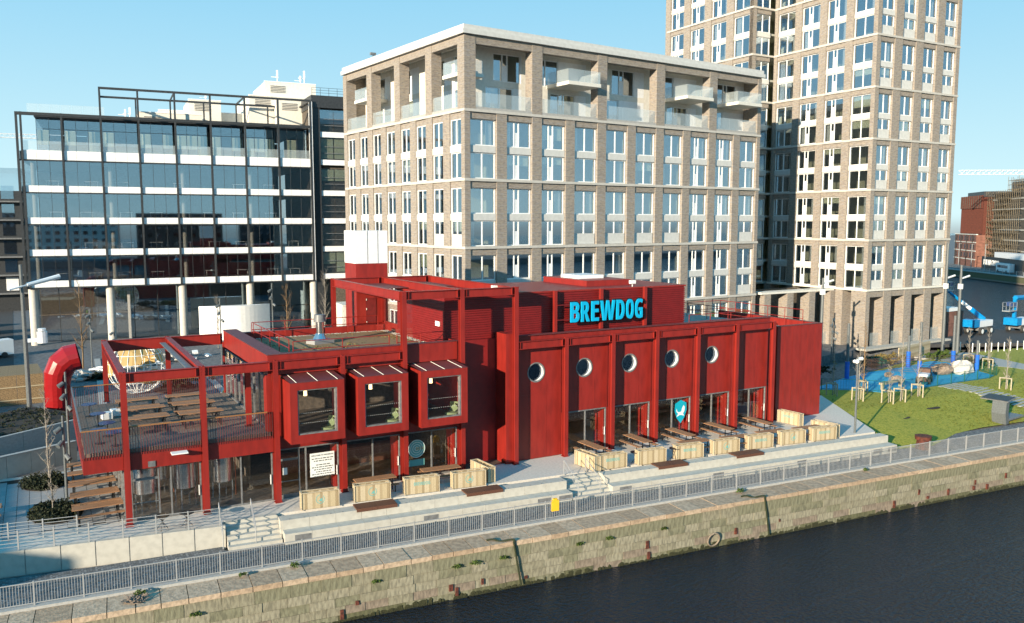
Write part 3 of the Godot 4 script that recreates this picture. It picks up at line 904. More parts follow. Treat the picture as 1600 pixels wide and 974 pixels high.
func far_things() -> void:
	# left edge: dark apartment block across the street
	var a := thing("dark_apartment_block", Vector3(-31, 0, -128), deg_to_rad(-4), "dark apartment building at the far left edge behind the office", "apartment block")
	bx(a, "wall", Vector3(0, 0, -20), Vector3(26, 21, 0), M.dark_metal)
	bx(a, "attic", Vector3(1, 21, -20), Vector3(26, 25, -1), M.glass_office)
	for k in 6:
		bx(a, "balcony_slab", Vector3(0, 3 + 3.2 * k, .003), Vector3(26, 3.25 + 3.2 * k, 1.3), M.grey_metal)
		for i in 7:
			bx(a, "window", Vector3(1 + i * 3.6, 3.6 + 3.2 * k, .004), Vector3(2.9 + i * 3.6, 5.9 + 3.2 * k, .06), M.white_panel if rng.randf() < .4 else M.glass_office)
	# lattice tower cranes
	crane("tower_crane", Vector3(-11, 0, -190), 36, 14, 6, deg_to_rad(-10), .45, "thin lattice tower crane mast at the far left edge")
	crane("tower_crane", Vector3(330, 0, -95), 32.5, 70, 40, PI - .55, .7, "white tower crane with long level jib beyond the dock")
	crane("tower_crane", Vector3(420, 0, -330), 62, 30, 10, .35, .8, "distant white crane jib peeping past the brick tower")
	# across the dock
	var t := atan2(35.0, 65.0)
	var fq := thing("far_quay_wall", Vector3(282.9, -6, -139.9), deg_to_rad(239.1), "low stone wall of the far quay across the dock", "quay wall")
	bx(fq, "wall_face", Vector3(-120, 0, -1.2), Vector3(140, 4.7, 0), M.stone_4)
	bx(fq, "coping", Vector3(-120, 4.7, -1.4), Vector3(140, 5.0, .15), M.concrete_grey)
	bx(fq, "fender", Vector3(-120, 2.5, .01), Vector3(140, 2.9, .5), M.timber_deck)
	var F := fq.transform
	F.origin.y = -1.0
	var d := func(x, z): return F * Vector3(x, 0, z)
	var ft := deg_to_rad(228)
	var w1 := thing("brick_warehouse", d.call(-41, -20), ft, "low red brick warehouse with small windows across the dock", "warehouse")
	bx(w1, "wall", Vector3(0, 0, -16), Vector3(27, 12, 0), M.far_brick)
	for k in 3:
		bx(w1, "string_course", Vector3(-.1, 2.6 + 3.2 * k, .004), Vector3(27.1, 2.9 + 3.2 * k, .16), M.cream)
		for i in 7:
			bx(w1, "window", Vector3(2.2 + i * 3.6, 3.4 + 3.2 * k, .01), Vector3(3.1 + i * 3.6, 5.2 + 3.2 * k, .12), M.glass_round)
	for i in 4:
		bx(w1, "downpipe", Vector3(1.6 + i * 7.2, 0, .17), Vector3(1.85 + i * 7.2, 11.9, .4), M.black)
	bx(w1, "coping", Vector3(-.2, 12, -.5), Vector3(27.2, 12.3, .2), M.cream)
	var w2 := thing("rust_clad_hall", d.call(-41, -22), ft, "rust coloured hall with vertical fins above the brick warehouse", "building")
	bx(w2, "wall", Vector3(0, 11, -14), Vector3(27, 26.2, 0), M.rust)
	for i in 30:
		bx(w2, "fin", Vector3(i * .9, 22, .01), Vector3(i * .9 + .3, 26.8, .5), M.rust if i % 3 else M.scaffold_grey)
		bx(w2, "rib", Vector3(i * .9 + .3, 12.4, .01), Vector3(i * .9 + .55, 21.9, .2), M.rust)
	bx(w2, "roof_box", Vector3(0, 26.2, -12), Vector3(20, 28.4, -2), M.dark_metal)
	var w3 := thing("scaffolded_block", d.call(-15, -18), ft, "unfinished grey block wrapped in scaffolding at the right edge", "building site")
	bx(w3, "wall", Vector3(2, 0, -30), Vector3(40, 27, -2), M.scaffold_grey)
	bx(w3, "upper_hall", Vector3(-24, 27, -36), Vector3(16, 32.5, -16), M.dark_metal)
	var sc := MB.new()
	for i in 20:
		sc.tube(Vector3(i * 1.8, 0, 0), Vector3(i * 1.8, 28, 0), .08, .08, 4)
		sc.tube(Vector3(-25 + i * 1.7, 27, -15), Vector3(-25 + i * 1.7, 33 + rng.randf() * 2, -15), .08, .08, 4)
	for j in 14:
		sc.tube(Vector3(0, j * 2.0 + 1, 0), Vector3(36, j * 2.0 + 1, 0), .08, .08, 4)
		sc.box(Vector3(rng.randf() * 8, j * 2.0 + .9, -1.6), Vector3(12 + rng.randf() * 22, j * 2.0 + 1.0, -.1))
		if j < 4:
			sc.tube(Vector3(-25, 28 + j * 1.7, -15), Vector3(8, 28 + j * 1.7, -15), .1, .1, 4)
			sc.box(Vector3(-25 + rng.randf() * 8, 27.6 + j * 1.7, -16.4), Vector3(-4 + rng.randf() * 12, 27.8 + j * 1.7, -15.1))
	for j in 14:
		var x := rng.randf_range(0, 30)
		var y := rng.randf_range(0, 24)
		sc.tube(Vector3(x, y, .2), Vector3(x + 3.6, y + 4.0, .2), .08, .08, 4)
	stuff(mi(w3, "scaffolding", sc.mesh(), M.scaffold_tan))
	for k in 7:
		bx(w3, "slab_edge", Vector3(1.5, 3.6 * k + 3, -2.6), Vector3(40, 3.6 * k + 3.5, -1.7), M.concrete)
	var hd := thing("site_hoarding", d.call(-2.5, -11), ft, "long dark site hoarding with large white lettering on the far quay", "hoarding")
	bx(hd, "panel", Vector3(0, 0, -.4), Vector3(40, 4.6, 0), M.black)
	text(hd, "lettering", "RONAN GROUP", Vector3(2.2, 1.7, .05), 16.0, 1.9, .12, M.white_paint, true)
	bx(hd, "cabin_roof", Vector3(10, 4.6, -5), Vector3(40, 6.4, -1), M.white_panel)
	var vn := thing("white_coach", d.call(18, -8), ft, "white coach parked before the hoarding on the far quay", "coach")
	var cb := MB.new()
	cb.poly(P2([0, 0, 12, 0, 12.6, 1.2, 12.6, 2.5, 12, 2.6, 0, 2.6]), .5, 3.2)
	mi(vn, "body", cb.mesh(), M.van_white)
	bx(vn, "window", Vector3(1, 1.7, 2.602), Vector3(11, 2.6, 2.63), M.glass_round)
	for q in [2.0, 10.0]:
		var cy := CylinderMesh.new()
		cy.top_radius = .5; cy.bottom_radius = .5; cy.height = .3
		mi(vn, "wheel", cy, M.tyre, Transform3D(Basis(Vector3.RIGHT, PI / 2), Vector3(q, .5, 2.6)))
	var fr := MB.new()
	for i in 50:
		fr.box(Vector3(-60 + i * 4.0, 0, -2), Vector3(-59.85 + i * 4.0, 1.3, -1.9))
	for j in 3:
		fr.box(Vector3(-60, .4 + .4 * j, -1.98), Vector3(140, .46 + .4 * j, -1.92))
	one("far_railing", fr.mesh(), M.galvanised, F, "grey railing along the far quay edge across the dock", "railing")
	for i in 4:
		var lp := MB.new()
		lp.tube(Vector3(0, 0, 0), Vector3(0, 9, 0), .14, .09, 6)
		lp.box(Vector3(-.1, 8.9, -.1), Vector3(1.2, 9.1, .1))
		one("quay_lamp", lp.mesh(), M.galvanised, Transform3D(Basis(), d.call(-14 + i * 9.0, -4)), ["thin lamp post on the far quay nearest the brick tower", "thin lamp post on the far quay before the hoarding's left end", "thin lamp post on the far quay before the lettering", "thin lamp post on the far quay at the right edge"][i], "lamp post", "far quay lamps")
	# warehouse off the left edge: its shadow lies over the left paving
	sheet("left_quay_ground", [-90, -30, -44, -30, -44, 40, -90, 40], -6, -.05, M.ground_grey)
	far_building("left_warehouse", Vector3(-46, 0, 23.6), PI / 2, Vector3(70, 11.0, 20), 4, 16, M.far_brick, "brick warehouse off the left edge that shades the paving")
	# skyline across the water behind the viewer, mirrored in the office glass
	for i in 7:
		far_building("opposite_block", Vector3(170 - i * 46, -1, 235), PI, Vector3(38, 15 + (i * 5) % 9, 16), 5, 10, [M.far_brick, M.cream, M.dark_metal][i % 3], ["red", "cream", "black"][i % 3] + " block %s on the opposite bank mirrored in the glass" % ["farthest right", "second from right", "third from right", "in the middle", "third from left", "second from left", "farthest left"][i])
	sheet("opposite_bank", [-400, 215, 400, 215, 400, 420, -400, 420], -6, -1.0, M.ground_grey)

func crane(n: String, pos: Vector3, h: float, jib: float, tail: float, turn: float, w: float, label: String) -> void:
	var o := thing(n, pos, turn, label, "crane", "tower cranes")
	var b := MB.new()
	lattice(b, Vector3.ZERO, Vector3(0, h, 0), w)
	mi(o, "mast", b.mesh(), M.white_panel)
	b = MB.new()
	lattice(b, Vector3(-tail, h, 0), Vector3(jib, h, 0), w)
	mi(o, "jib", b.mesh(), M.white_panel)
	b = MB.new()
	b.box(Vector3(-.8, h - 1.8, -.8), Vector3(.8, h - .2, .8))
	mi(o, "cab", b.mesh(), M.white_panel)

func lattice(b: MB, p: Vector3, q: Vector3, w: float) -> void:
	var ax := (q - p)
	var n := int(ax.length() / (w * 2.6)) + 1
	var u := ax.normalized().cross(Vector3(0, 0, 1) if absf(ax.normalized().z) < .9 else Vector3.UP).normalized() * w
	var v := ax.normalized().cross(u).normalized() * w
	var c := [u + v, u - v, -u - v, -u + v]
	for k in 4:
		b.tube(p + c[k], q + c[k], w * .12, w * .12, 4)
		for i in n:
			b.tube(p + ax * i / n + c[k], p + ax * (i + 1) / n + c[(k + 1) % 4], w * .08, w * .08, 4, false)

func text(p: Node, n: String, s: String, at: Vector3, w: float, h: float, depth: float, m: Material, serif := false) -> MeshInstance3D:
	var tm := TextMesh.new()
	var f := SystemFont.new()
	f.font_names = PackedStringArray(["Droid Serif" if serif else "Droid Sans"])
	f.font_weight = 700
	tm.font = f
	tm.text = s
	tm.font_size = 64
	tm.pixel_size = .01
	tm.depth = depth
	tm.curve_step = 2.0
	var ab := tm.get_aabb()
	var sc := Vector3(w / ab.size.x, h / ab.size.y, 1)
	return mi(p, n, tm, m, Transform3D(Basis.from_scale(sc), at - Vector3(ab.position.x * sc.x, ab.position.y * sc.y, 0)))

# ------------------------------------------------------------------ the red building
var colc := {}
func column(p: Node, x: float, z: float, y0: float, y1: float, n := "post") -> void:
	var key := "%.2f" % (y1 - y0)
	if not colc.has(key):
		var b := MB.new()
		var h := y1 - y0
		b.box(Vector3(-.14, 0, -.03), Vector3(.14, h, 0)); b.box(Vector3(-.14, 0, -.34), Vector3(.14, h, -.31))
		b.box(Vector3(-.022, 0, -.31), Vector3(.022, h, -.03))
		b.box(Vector3(-.2, 0, -.38), Vector3(.2, .03, .04))
		for k in 3:
			for sx in [-.09, .09]:
				b.tube(Vector3(sx, h - .12 - k * .15, 0), Vector3(sx, h - .12 - k * .15, .02), .02, .015, 6)
		colc[key] = b.mesh()
	mi(p, n, colc[key], M.red, Transform3D(Basis(), Vector3(x, y0, z)))

func beam(p: Node, a: Vector3, b: Vector3, h := .5, w := .30, n := "beam", m: Material = null) -> void:   # a, b on the top centre line
	var l := (b - a).length()
	var mb := MB.new()
	mb.box(Vector3(0, -.035, -w / 2), Vector3(l, 0, w / 2)); mb.box(Vector3(0, -h, -w / 2), Vector3(l, -h + .035, w / 2))
	mb.box(Vector3(0, -h + .035, -.03), Vector3(l, -.035, .03))
	for k in 2:
		var x := .16 if k == 0 else l - .16
		mb.box(Vector3(x - .01, -h + .036, -w / 2 + .02), Vector3(x + .01, -.036, w / 2 - .02))
	mi(p, n, mb.mesh(), M.red if m == null else m, Transform3D(Basis(Vector3.UP, atan2(-(b.z - a.z), b.x - a.x)), a))

func glazing(p: Node, t: Transform3D, x0: float, x1: float, y0: float, y1: float, cuts: Array, gm: Material, door := -1) -> MeshInstance3D:
	var b := MB.new()
	var f := .07
	b.box(Vector3(x0, y0, -.06), Vector3(x1, y0 + f, .06), t); b.box(Vector3(x0, y1 - f, -.06), Vector3(x1, y1, .06), t)
	var xs := [x0] + cuts + [x1]
	for k in xs.size():
		var x: float = clampf(xs[k], x0 + f / 2, x1 - f / 2)
		b.box(Vector3(x - f / 2, y0 + f, -.06), Vector3(x + f / 2, y1 - f, .06), t)
		if k == door:
			b.box(Vector3(x + f / 2, y0 + f, -.05), Vector3(xs[k + 1] - f / 2, y0 + .2, .05), t)
			b.box(Vector3(x + f / 2, 2.15, -.05), Vector3(xs[k + 1] - f / 2, 2.27, .05), t)
			b.box(Vector3(x + f / 2, .95, .04), Vector3(xs[k + 1] - f / 2, 1.0, .08), t)
	var o := mi(p, "window", b.mesh(), M.grey_metal)
	for k in xs.size() - 1:
		bx(o, "pane", Vector3(xs[k] + f / 2, y0 + f, -.01), Vector3(xs[k + 1] - f / 2, y1 - f, .01), gm, t)
	return o

func holed_plate(w: float, h: float, cx: float, cy: float, r: float, th: float) -> ArrayMesh:   # a wall panel with a round opening
	var b := MB.new()
	var n := 48
	var edge := func(a: float) -> Vector2:
		var d := Vector2(cos(a), sin(a))
		var s := INF
		if d.x > 1e-6: s = minf(s, (w - cx) / d.x)
		if d.x < -1e-6: s = minf(s, -cx / d.x)
		if d.y > 1e-6: s = minf(s, (h - cy) / d.y)
		if d.y < -1e-6: s = minf(s, -cy / d.y)
		return Vector2(cx, cy) + d * s
	var angs := []
	for i in n:
		angs.append(TAU * i / n)
	for c in [Vector2(0, 0), Vector2(w, 0), Vector2(w, h), Vector2(0, h)]:
		angs.append(fposmod((c - Vector2(cx, cy)).angle(), TAU))
	angs.sort()
	for i in angs.size():
		var a: float = angs[i]
		var a2: float = angs[(i + 1) % angs.size()]
		var e: Vector2 = edge.call(a)
		var e2: Vector2 = edge.call(a2)
		var q := Vector2(cx + r * cos(a), cy + r * sin(a))
		var q2 := Vector2(cx + r * cos(a2), cy + r * sin(a2))
		b.quad(Vector3(q.x, q.y, 0), Vector3(e.x, e.y, 0), Vector3(e2.x, e2.y, 0), Vector3(q2.x, q2.y, 0))
		b.quad(Vector3(q.x, q.y, -th), Vector3(q2.x, q2.y, -th), Vector3(e2.x, e2.y, -th), Vector3(e.x, e.y, -th))
		b.quad(Vector3(q2.x, q2.y, 0), Vector3(q2.x, q2.y, -th), Vector3(q.x, q.y, -th), Vector3(q.x, q.y, 0))
	return b.mesh()

func box_window(p: Node, cx: float) -> void:
	var o := Node3D.new()
	o.name = "box_window"
	p.add_child(o, true)
	o.position = Vector3(cx, 3.55, 1.4)
	var w := 1.5
	var h := 3.35
	# front frame of four boards round the opening
	bx(o, "frame_board", Vector3(-w, 0, -.12), Vector3(-1.1, h, 0), M.red); bx(o, "frame_board", Vector3(1.1, 0, -.12), Vector3(w, h, 0), M.red)
	bx(o, "frame_board", Vector3(-1.1, 0, -.12), Vector3(1.1, .46, 0), M.red); bx(o, "frame_board", Vector3(-1.1, h - .42, -.12), Vector3(1.1, h, 0), M.red)
	var s := MB.new()   # tapering cheeks, floor and hood
	for k in [-1, 1]:
		s.box(Vector3(k * w - .06 if k > 0 else -w, 0, -2.05), Vector3(k * w if k > 0 else -w + .06, h, -.121))
	s.box(Vector3(-w + .061, 0, -2.05), Vector3(w - .061, .06, -.121))
	mi(o, "cheeks", s.mesh(), M.red)
	for k in 4:   # standing seam roof sheets
		var x0: float = [-1.5, -1.15, 0.0, 1.12][k]
		var x1: float = [-1.15, 0.0, 1.12, 1.5][k]
		var r := MB.new()
		r.quad(Vector3(x0 + .008, h + .01, .02), Vector3(x1 - .008, h + .01, .02), Vector3(x1 - .008, h + .16, -2.05), Vector3(x0 + .008, h + .16, -2.05))
		r.quad(Vector3(x0 + .008, h - .02, .02), Vector3(x1 - .008, h - .02, .02), Vector3(x1 - .008, h + .01, .02), Vector3(x0 + .008, h + .01, .02))
		mi(o, "roof_sheet", r.mesh(), M.red_roof)
		if k > 0:
			var sm := MB.new()
			sm.tube(Vector3(x0, h + .012, .02), Vector3(x0, h + .162, -2.05), .022, .022, 4)
			mi(o, "seam", sm.mesh(), M.cream)
	var fr := MB.new()
	for q in [[-1.1, .46, -1.04, h - .42], [1.0, .46, 1.1, h - .42], [-1.04, .46, 1.0, .52], [-1.04, h - .48, 1.0, h - .42]]:
		fr.box(Vector3(q[0], q[1], -.30), Vector3(q[2], q[3], -.05))
	mi(o, "window_frame", fr.mesh(), M.grey_metal)
	bx(o, "pane", Vector3(-1.04, .52, -.2), Vector3(1.0, h - .48, -.18), M.glass_shop)
	var dots := MB.new()
	for j in 2:
		for k in 17:
			dots.box(Vector3(-.98 + k * .12, 1.05 + .55 * j, -.177), Vector3(-.955 + k * .12, 1.075 + .55 * j, -.174))
	mi(o, "safety_dots", dots.mesh(), M.paper)

func pub() -> void:
	var o := thing("red_pub_building", Vector3.ZERO, 0, "bright red steel framed pub with round windows, box windows and a roof terrace", "pub building")
	# --- frame
	for k in 13:
		column(o, k * BAY, 0, 0, 11.43 if k in [4, 5, 6] else 7.95)
	for k in 12:
		if k in [0, 1, 2, 3, 6, 7, 8, 9, 10, 11]:
			beam(o, Vector3(k * BAY + .15, 7.92, -.17), Vector3((k + 1) * BAY - .15, 7.92, -.17))
		if k in [4, 5]:
			beam(o, Vector3(k * BAY + .15, 11.42, -.17), Vector3((k + 1) * BAY - .15, 11.42, -.17))
	# pergola over the terrace
	for x in [0.0, BAY]:
		column(o, x, -13.4, 3.97, 7.95)
		beam(o, Vector3(x, 7.93, -.35), Vector3(x, 7.93, -13.35), .5, .34, "beam")
	beam(o, Vector3(.18, 7.92, -13.57), Vector3(7.28, 7.92, -13.57), .72, .26)
	bx(o, "louvre", Vector3(BAY - .55, 7.62, -12.9), Vector3(BAY - .2, 7.66, -.6), M.grey_metal)
	# tower frame
	for x in [4 * BAY, 5 * BAY, 6 * BAY]:
		column(o, x, -13.4, 7.6, 11.43)
		beam(o, Vector3(x, 11.41, -.36), Vector3(x, 11.41, -13.38), .55, .3)
	for k in [4, 5]:
		beam(o, Vector3(k * BAY + .18, 11.42, -13.56), Vector3((k + 1) * BAY - .18, 11.42, -13.56), .5, .3)
	bx(o, "frame_plate", Vector3(4 * BAY + .4, 10.95, -13.2), Vector3(6 * BAY - .4, 10.99, -8.4), M.red_roof)
	bx(o, "frame_truss", Vector3(5 * BAY + .3, 10.88, -9.4), Vector3(5 * BAY + 2.6, 10.94, -9.2), M.galvanised)
	# --- ground floor
	bx(o, "ground_slab", Vector3(-.1, -.3, -13.3), Vector3(51.2, .012, -.62), M.inner_floor)
	var T := Transform3D(Basis(), Vector3(0, 0, -.66))
	for k in [0, 1, 2, 3, 4, 7, 8, 9, 10, 11]:
		var x0: float = k * BAY + .16
		var x1: float = (k + 1) * BAY - .16
		var cuts: Array = [[x0 + 1.35, x0 + 1.95], [x0 + 1.75], [x0 + 1.15, x0 + 1.55], [x0 + 1.75], [x0 + 1.75]][k] if k < 5 else [x0 + 1.75]
		var g := glazing(o, T, x0, x1, .015, 2.84, cuts, M.glass_shop, 0 if k in [0, 2] else -1)
		bx(g, "door_pull", Vector3(x1 - .16, .95, .07), Vector3(x1 - .12, 1.5, .12), M.paper, T)
		# curtain of the jamb that shows red inside
		bx(o, "jamb", Vector3(x1 + .001, 0, -1.0), Vector3(x1 + .15, 2.84, -.6), M.red)
		bx(o, "jamb", Vector3(x0 - .15, 0, -1.0), Vector3(x0 - .001, 2.84, -.6), M.red)
		if k >= 2:
			bx(o, "lining", Vector3(x1 - .12, 0.02, -1.9), Vector3(x1 - .02, 2.8, -.78), M.red)
	# left glazed return under the terrace
	glazing(o, Transform3D(Basis(Vector3.UP, -PI / 2), Vector3(-.08, 0, 0)), -12.8, -.7, .015, 2.84, [-10.8, -8.8, -6.8, -4.8, -2.8, -1.6], M.glass_shop)
	# inside
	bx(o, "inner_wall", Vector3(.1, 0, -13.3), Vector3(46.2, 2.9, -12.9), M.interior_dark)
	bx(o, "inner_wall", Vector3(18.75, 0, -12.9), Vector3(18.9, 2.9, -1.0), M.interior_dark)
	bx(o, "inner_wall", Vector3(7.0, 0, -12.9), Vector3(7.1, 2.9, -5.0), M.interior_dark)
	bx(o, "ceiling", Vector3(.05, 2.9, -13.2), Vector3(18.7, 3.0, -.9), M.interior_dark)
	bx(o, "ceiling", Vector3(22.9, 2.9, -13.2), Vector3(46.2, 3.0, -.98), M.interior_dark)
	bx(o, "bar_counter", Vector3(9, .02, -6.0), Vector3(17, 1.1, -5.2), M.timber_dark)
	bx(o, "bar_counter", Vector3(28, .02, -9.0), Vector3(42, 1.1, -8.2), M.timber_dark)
	# --- first floor over the terrace side
	bx(o, "terrace_slab", Vector3(-1.9, 2.95, -13.1), Vector3(7.4, 3.70, -.45), M.red_dark)
	bx(o, "fascia", Vector3(-1.98, 2.90, -.45), Vector3(-.15, 3.74, -.30), M.red)
	bx(o, "fascia", Vector3(-1.98, 2.90, -13.2), Vector3(-1.86, 3.74, -.452), M.red)
	for k in 2:
		bx(o, "fascia", Vector3(k * BAY + .15, 2.845, -.6), Vector3((k + 1) * BAY - .15, 3.72, -.30), M.red)
	bx(o, "fascia", Vector3(-1.98, 2.90, -13.32), Vector3(7.3, 3.74, -13.2), M.red)
	var dk := MB.new()
	for i in 63:
		dk.box(Vector3(-1.86 + i * .145, 3.70, -13.1), Vector3(-1.86 + i * .145 + .137, 3.92 + .004 * (i % 3), -.46))
	stuff(mi(o, "deck_boards", dk.mesh(), M.timber_deck))
	# balustrades
	var bars := MB.new()
	for i in 15:
		bars.box(Vector3(-1.93 + i * .125, 3.62, -.30), Vector3(-1.93 + i * .125 + .024, 5.08, -.27))
	for k in 2:
		for i in 28:
			var x := k * BAY + .2 + i * .125
			bars.box(Vector3(x, 3.62, -.298), Vector3(x + .024, 5.08, -.27))
	for i in 103:
		bars.box(Vector3(-2.01, 3.62, -13.15 + i * .125), Vector3(-1.98, 5.08, -13.15 + i * .125 + .024))
	for i in 72:
		bars.box(Vector3(-1.9 + i * .125, 3.62, -13.35), Vector3(-1.9 + i * .125 + .024, 5.08, -13.32))
	stuff(mi(o, "balusters", bars.mesh(), M.red_roof))
	for q in [[-1.99, -.32, -.15, -.24], [.15, -.32, BAY - .15, -.24], [BAY + .15, -.32, 2 * BAY - .45, -.24], [-2.03, -13.36, -1.95, -.322], [-1.949, -13.38, 7.2, -13.3]]:
		bx(o, "handrail", Vector3(q[0], 5.08, q[1]), Vector3(q[2], 5.14, q[3]), M.timber_rail if q[0] != -2.03 else M.grey_metal)
	# terrace-side glass doors of the upper room
	glazing(o, Transform3D(Basis(Vector3.UP, -PI / 2), Vector3(7.3, 0, 0)), -12.6, -1.2, 3.95, 6.98, [-11.2, -9.8, -8.4, -7.0, -5.6, -4.2, -2.8], M.glass_shop)
	bx(o, "wall_panel", Vector3(7.15, 3.95, -1.15), Vector3(7.45, 7.09, -.5), M.red)
	column(o, 6.6, -2.4, 3.95, 7.1, "inner_post")
	# --- upper walls behind the box windows
	for k in [2, 3, 4]:
		var cx: float = (k + .5) * BAY
		box_window(o, cx)
		bx(o, "wall_panel", Vector3(k * BAY + .02, 2.845, -.9), Vector3(cx - 1.49, 7.1, -.65), M.red)
		bx(o, "wall_panel", Vector3(cx + 1.49, 2.845, -.9), Vector3((k + 1) * BAY - .02, 7.1, -.65), M.red)
		bx(o, "wall_panel", Vector3(cx - 1.489, 2.845, -.9), Vector3(cx + 1.489, 3.56, -.65), M.red)
		bx(o, "wall_panel", Vector3(cx - 1.489, 6.98, -.9), Vector3(cx + 1.489, 7.1, -.65), M.red)
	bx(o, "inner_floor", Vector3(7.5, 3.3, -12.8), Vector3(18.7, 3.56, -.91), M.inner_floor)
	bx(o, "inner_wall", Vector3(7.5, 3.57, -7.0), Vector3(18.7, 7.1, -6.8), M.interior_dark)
	bx(o, "side_wall", Vector3(18.76, 2.85, -13), Vector3(18.9, 8.2, -.652), M.red)
	bx(o, "rear_wall", Vector3(-.1, 0, -13.6), Vector3(18.7, 2.9, -13.32), M.red)
	bx(o, "rear_wall", Vector3(7.2, 2.95, -13.2), Vector3(46.2, 7.4, -13.0), M.red)
	# --- recessed tall bay and upper block
	bx(o, "recess_wall", Vector3(18.9, 0, -2.0), Vector3(22.56, 8.0, -1.75), M.red_rib)
	bx(o, "recess_pier", Vector3(22.1, 0, -1.749), Vector3(22.56, 8.43, -.35), M.red)
	# --- right hand wall: five round windows, glass below
	for k in range(6, 12):
		var x0 := k * BAY + .02
		var w := BAY - .04
		var yb := .01 if k == 6 else 2.845
		if k < 11:
			mi(o, "wall_panel", holed_plate(w, 7.5 - yb, w * .5 - .08, 5.74 - yb, .60, .34), M.red, Transform3D(Basis(), Vector3(x0, yb, -.65)))
			var rw := Node3D.new()
			rw.name = "round_window"
			o.add_child(rw, true)
			rw.position = Vector3(x0 + w * .5 - .08, 5.74, -.65)
			var ring := MB.new()
			for i in 40:
				var a := TAU * i / 40
				var a2 := TAU * (i + 1) / 40
				for q in [[.598, .03, .66, .03], [.66, .03, .66, -.0], [.56, -.02, .598, .03]]:
					ring.quad(Vector3(cos(a) * q[0], sin(a) * q[0], q[1]), Vector3(cos(a) * q[2], sin(a) * q[2], q[3]), Vector3(cos(a2) * q[2], sin(a2) * q[2], q[3]), Vector3(cos(a2) * q[0], sin(a2) * q[0], q[1]))
			mi(rw, "rim", ring.mesh(), M.grey_metal)
			var rev := MB.new()
			for i in 40:
				var a := TAU * i / 40
				var a2 := TAU * (i + 1) / 40
				rev.quad(Vector3(cos(a) * .58, sin(a) * .58, -.01), Vector3(cos(a2) * .58, sin(a2) * .58, -.01), Vector3(cos(a2) * .58, sin(a2) * .58, -.26), Vector3(cos(a) * .58, sin(a) * .58, -.26))
			mi(rw, "reveal", rev.mesh(), M.white_paint)
			var disc := CylinderMesh.new()
			disc.top_radius = .575; disc.bottom_radius = .575; disc.height = .02
			mi(rw, "pane", disc, M.glass_round, Transform3D(Basis(Vector3.RIGHT, PI / 2), Vector3(0, 0, -.24)))
		else:
			bx(o, "wall_panel", Vector3(x0, yb, -.9), Vector3(x0 + w, 7.5, -.65), M.red)
	for k in range(6, 12):
		for q in [.32, .66]:
			var yb := .02 if k == 6 else 2.86
			var xq: float = k * BAY + BAY * q + (.1 if q < .5 else .12)
			if k < 11:   # seams stop clear of the round window
				bx(o, "panel_seam", Vector3(xq - .012, yb, -.649), Vector3(xq + .012, 4.9, -.638), M.red)
				bx(o, "panel_seam", Vector3(xq - .012, 6.55, -.649), Vector3(xq + .012, 7.4, -.638), M.red)
			else:
				bx(o, "panel_seam", Vector3(xq - .012, yb, -.649), Vector3(xq + .012, 7.4, -.638), M.red)
		bx(o, "panel_seam", Vector3(k * BAY + .15, 4.28, -.649), Vector3((k + 1) * BAY - .15, 4.30, -.6395), M.red)
	for k in 5:
		bx(o, "panel_seam", Vector3(47.1 + k * .85, .02, -.599), Vector3(47.12 + k * .85, 7.39, -.588), M.red)
	bx(o, "parapet", Vector3(22.57, 7.5, -.95), Vector3(45.5, 8.2, -.648), M.red)
	bx(o, "parapet_cap", Vector3(22.57, 8.2, -1.0), Vector3(45.52, 8.24, -.5), M.red_roof)
	bx(o, "roof", Vector3(22.6, 7.2, -13), Vector3(46.3, 7.5, -.96), M.gravel_pale)
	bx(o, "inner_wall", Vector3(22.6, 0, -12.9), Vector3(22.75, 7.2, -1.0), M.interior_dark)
	bx(o, "end_wall", Vector3(45.56, 0, -12.2), Vector3(46.3, 7.38, -1.0), M.red_dark)
	bx(o, "end_wall", Vector3(46.305, 0, -.9), Vector3(51.3, 7.4, -.6), M.red)
	bx(o, "end_wall", Vector3(51.0, 0, -12.2), Vector3(51.296, 7.398, -.902), M.red)
	bx(o, "roof", Vector3(46.31, 6.6, -12.2), Vector3(51.0, 6.8, -.9), M.gravel_pale)
	bx(o, "end_cap", Vector3(46.3, 7.402, -.95), Vector3(51.35, 7.44, -.55), M.red_roof)
	bx(o, "end_cap", Vector3(50.95, 7.401, -12.25), Vector3(51.35, 7.438, -.951), M.red_roof)
	var fl := bx(o, "floodlight", Vector3(2.1, 3.5, -.29), Vector3(2.9, 3.56, .25), M.paper)
	bx(o, "vent_grille", Vector3(1.0, 2.9, -.29), Vector3(1.35, 3.2, -.26), M.grey_metal)
	decals(o)

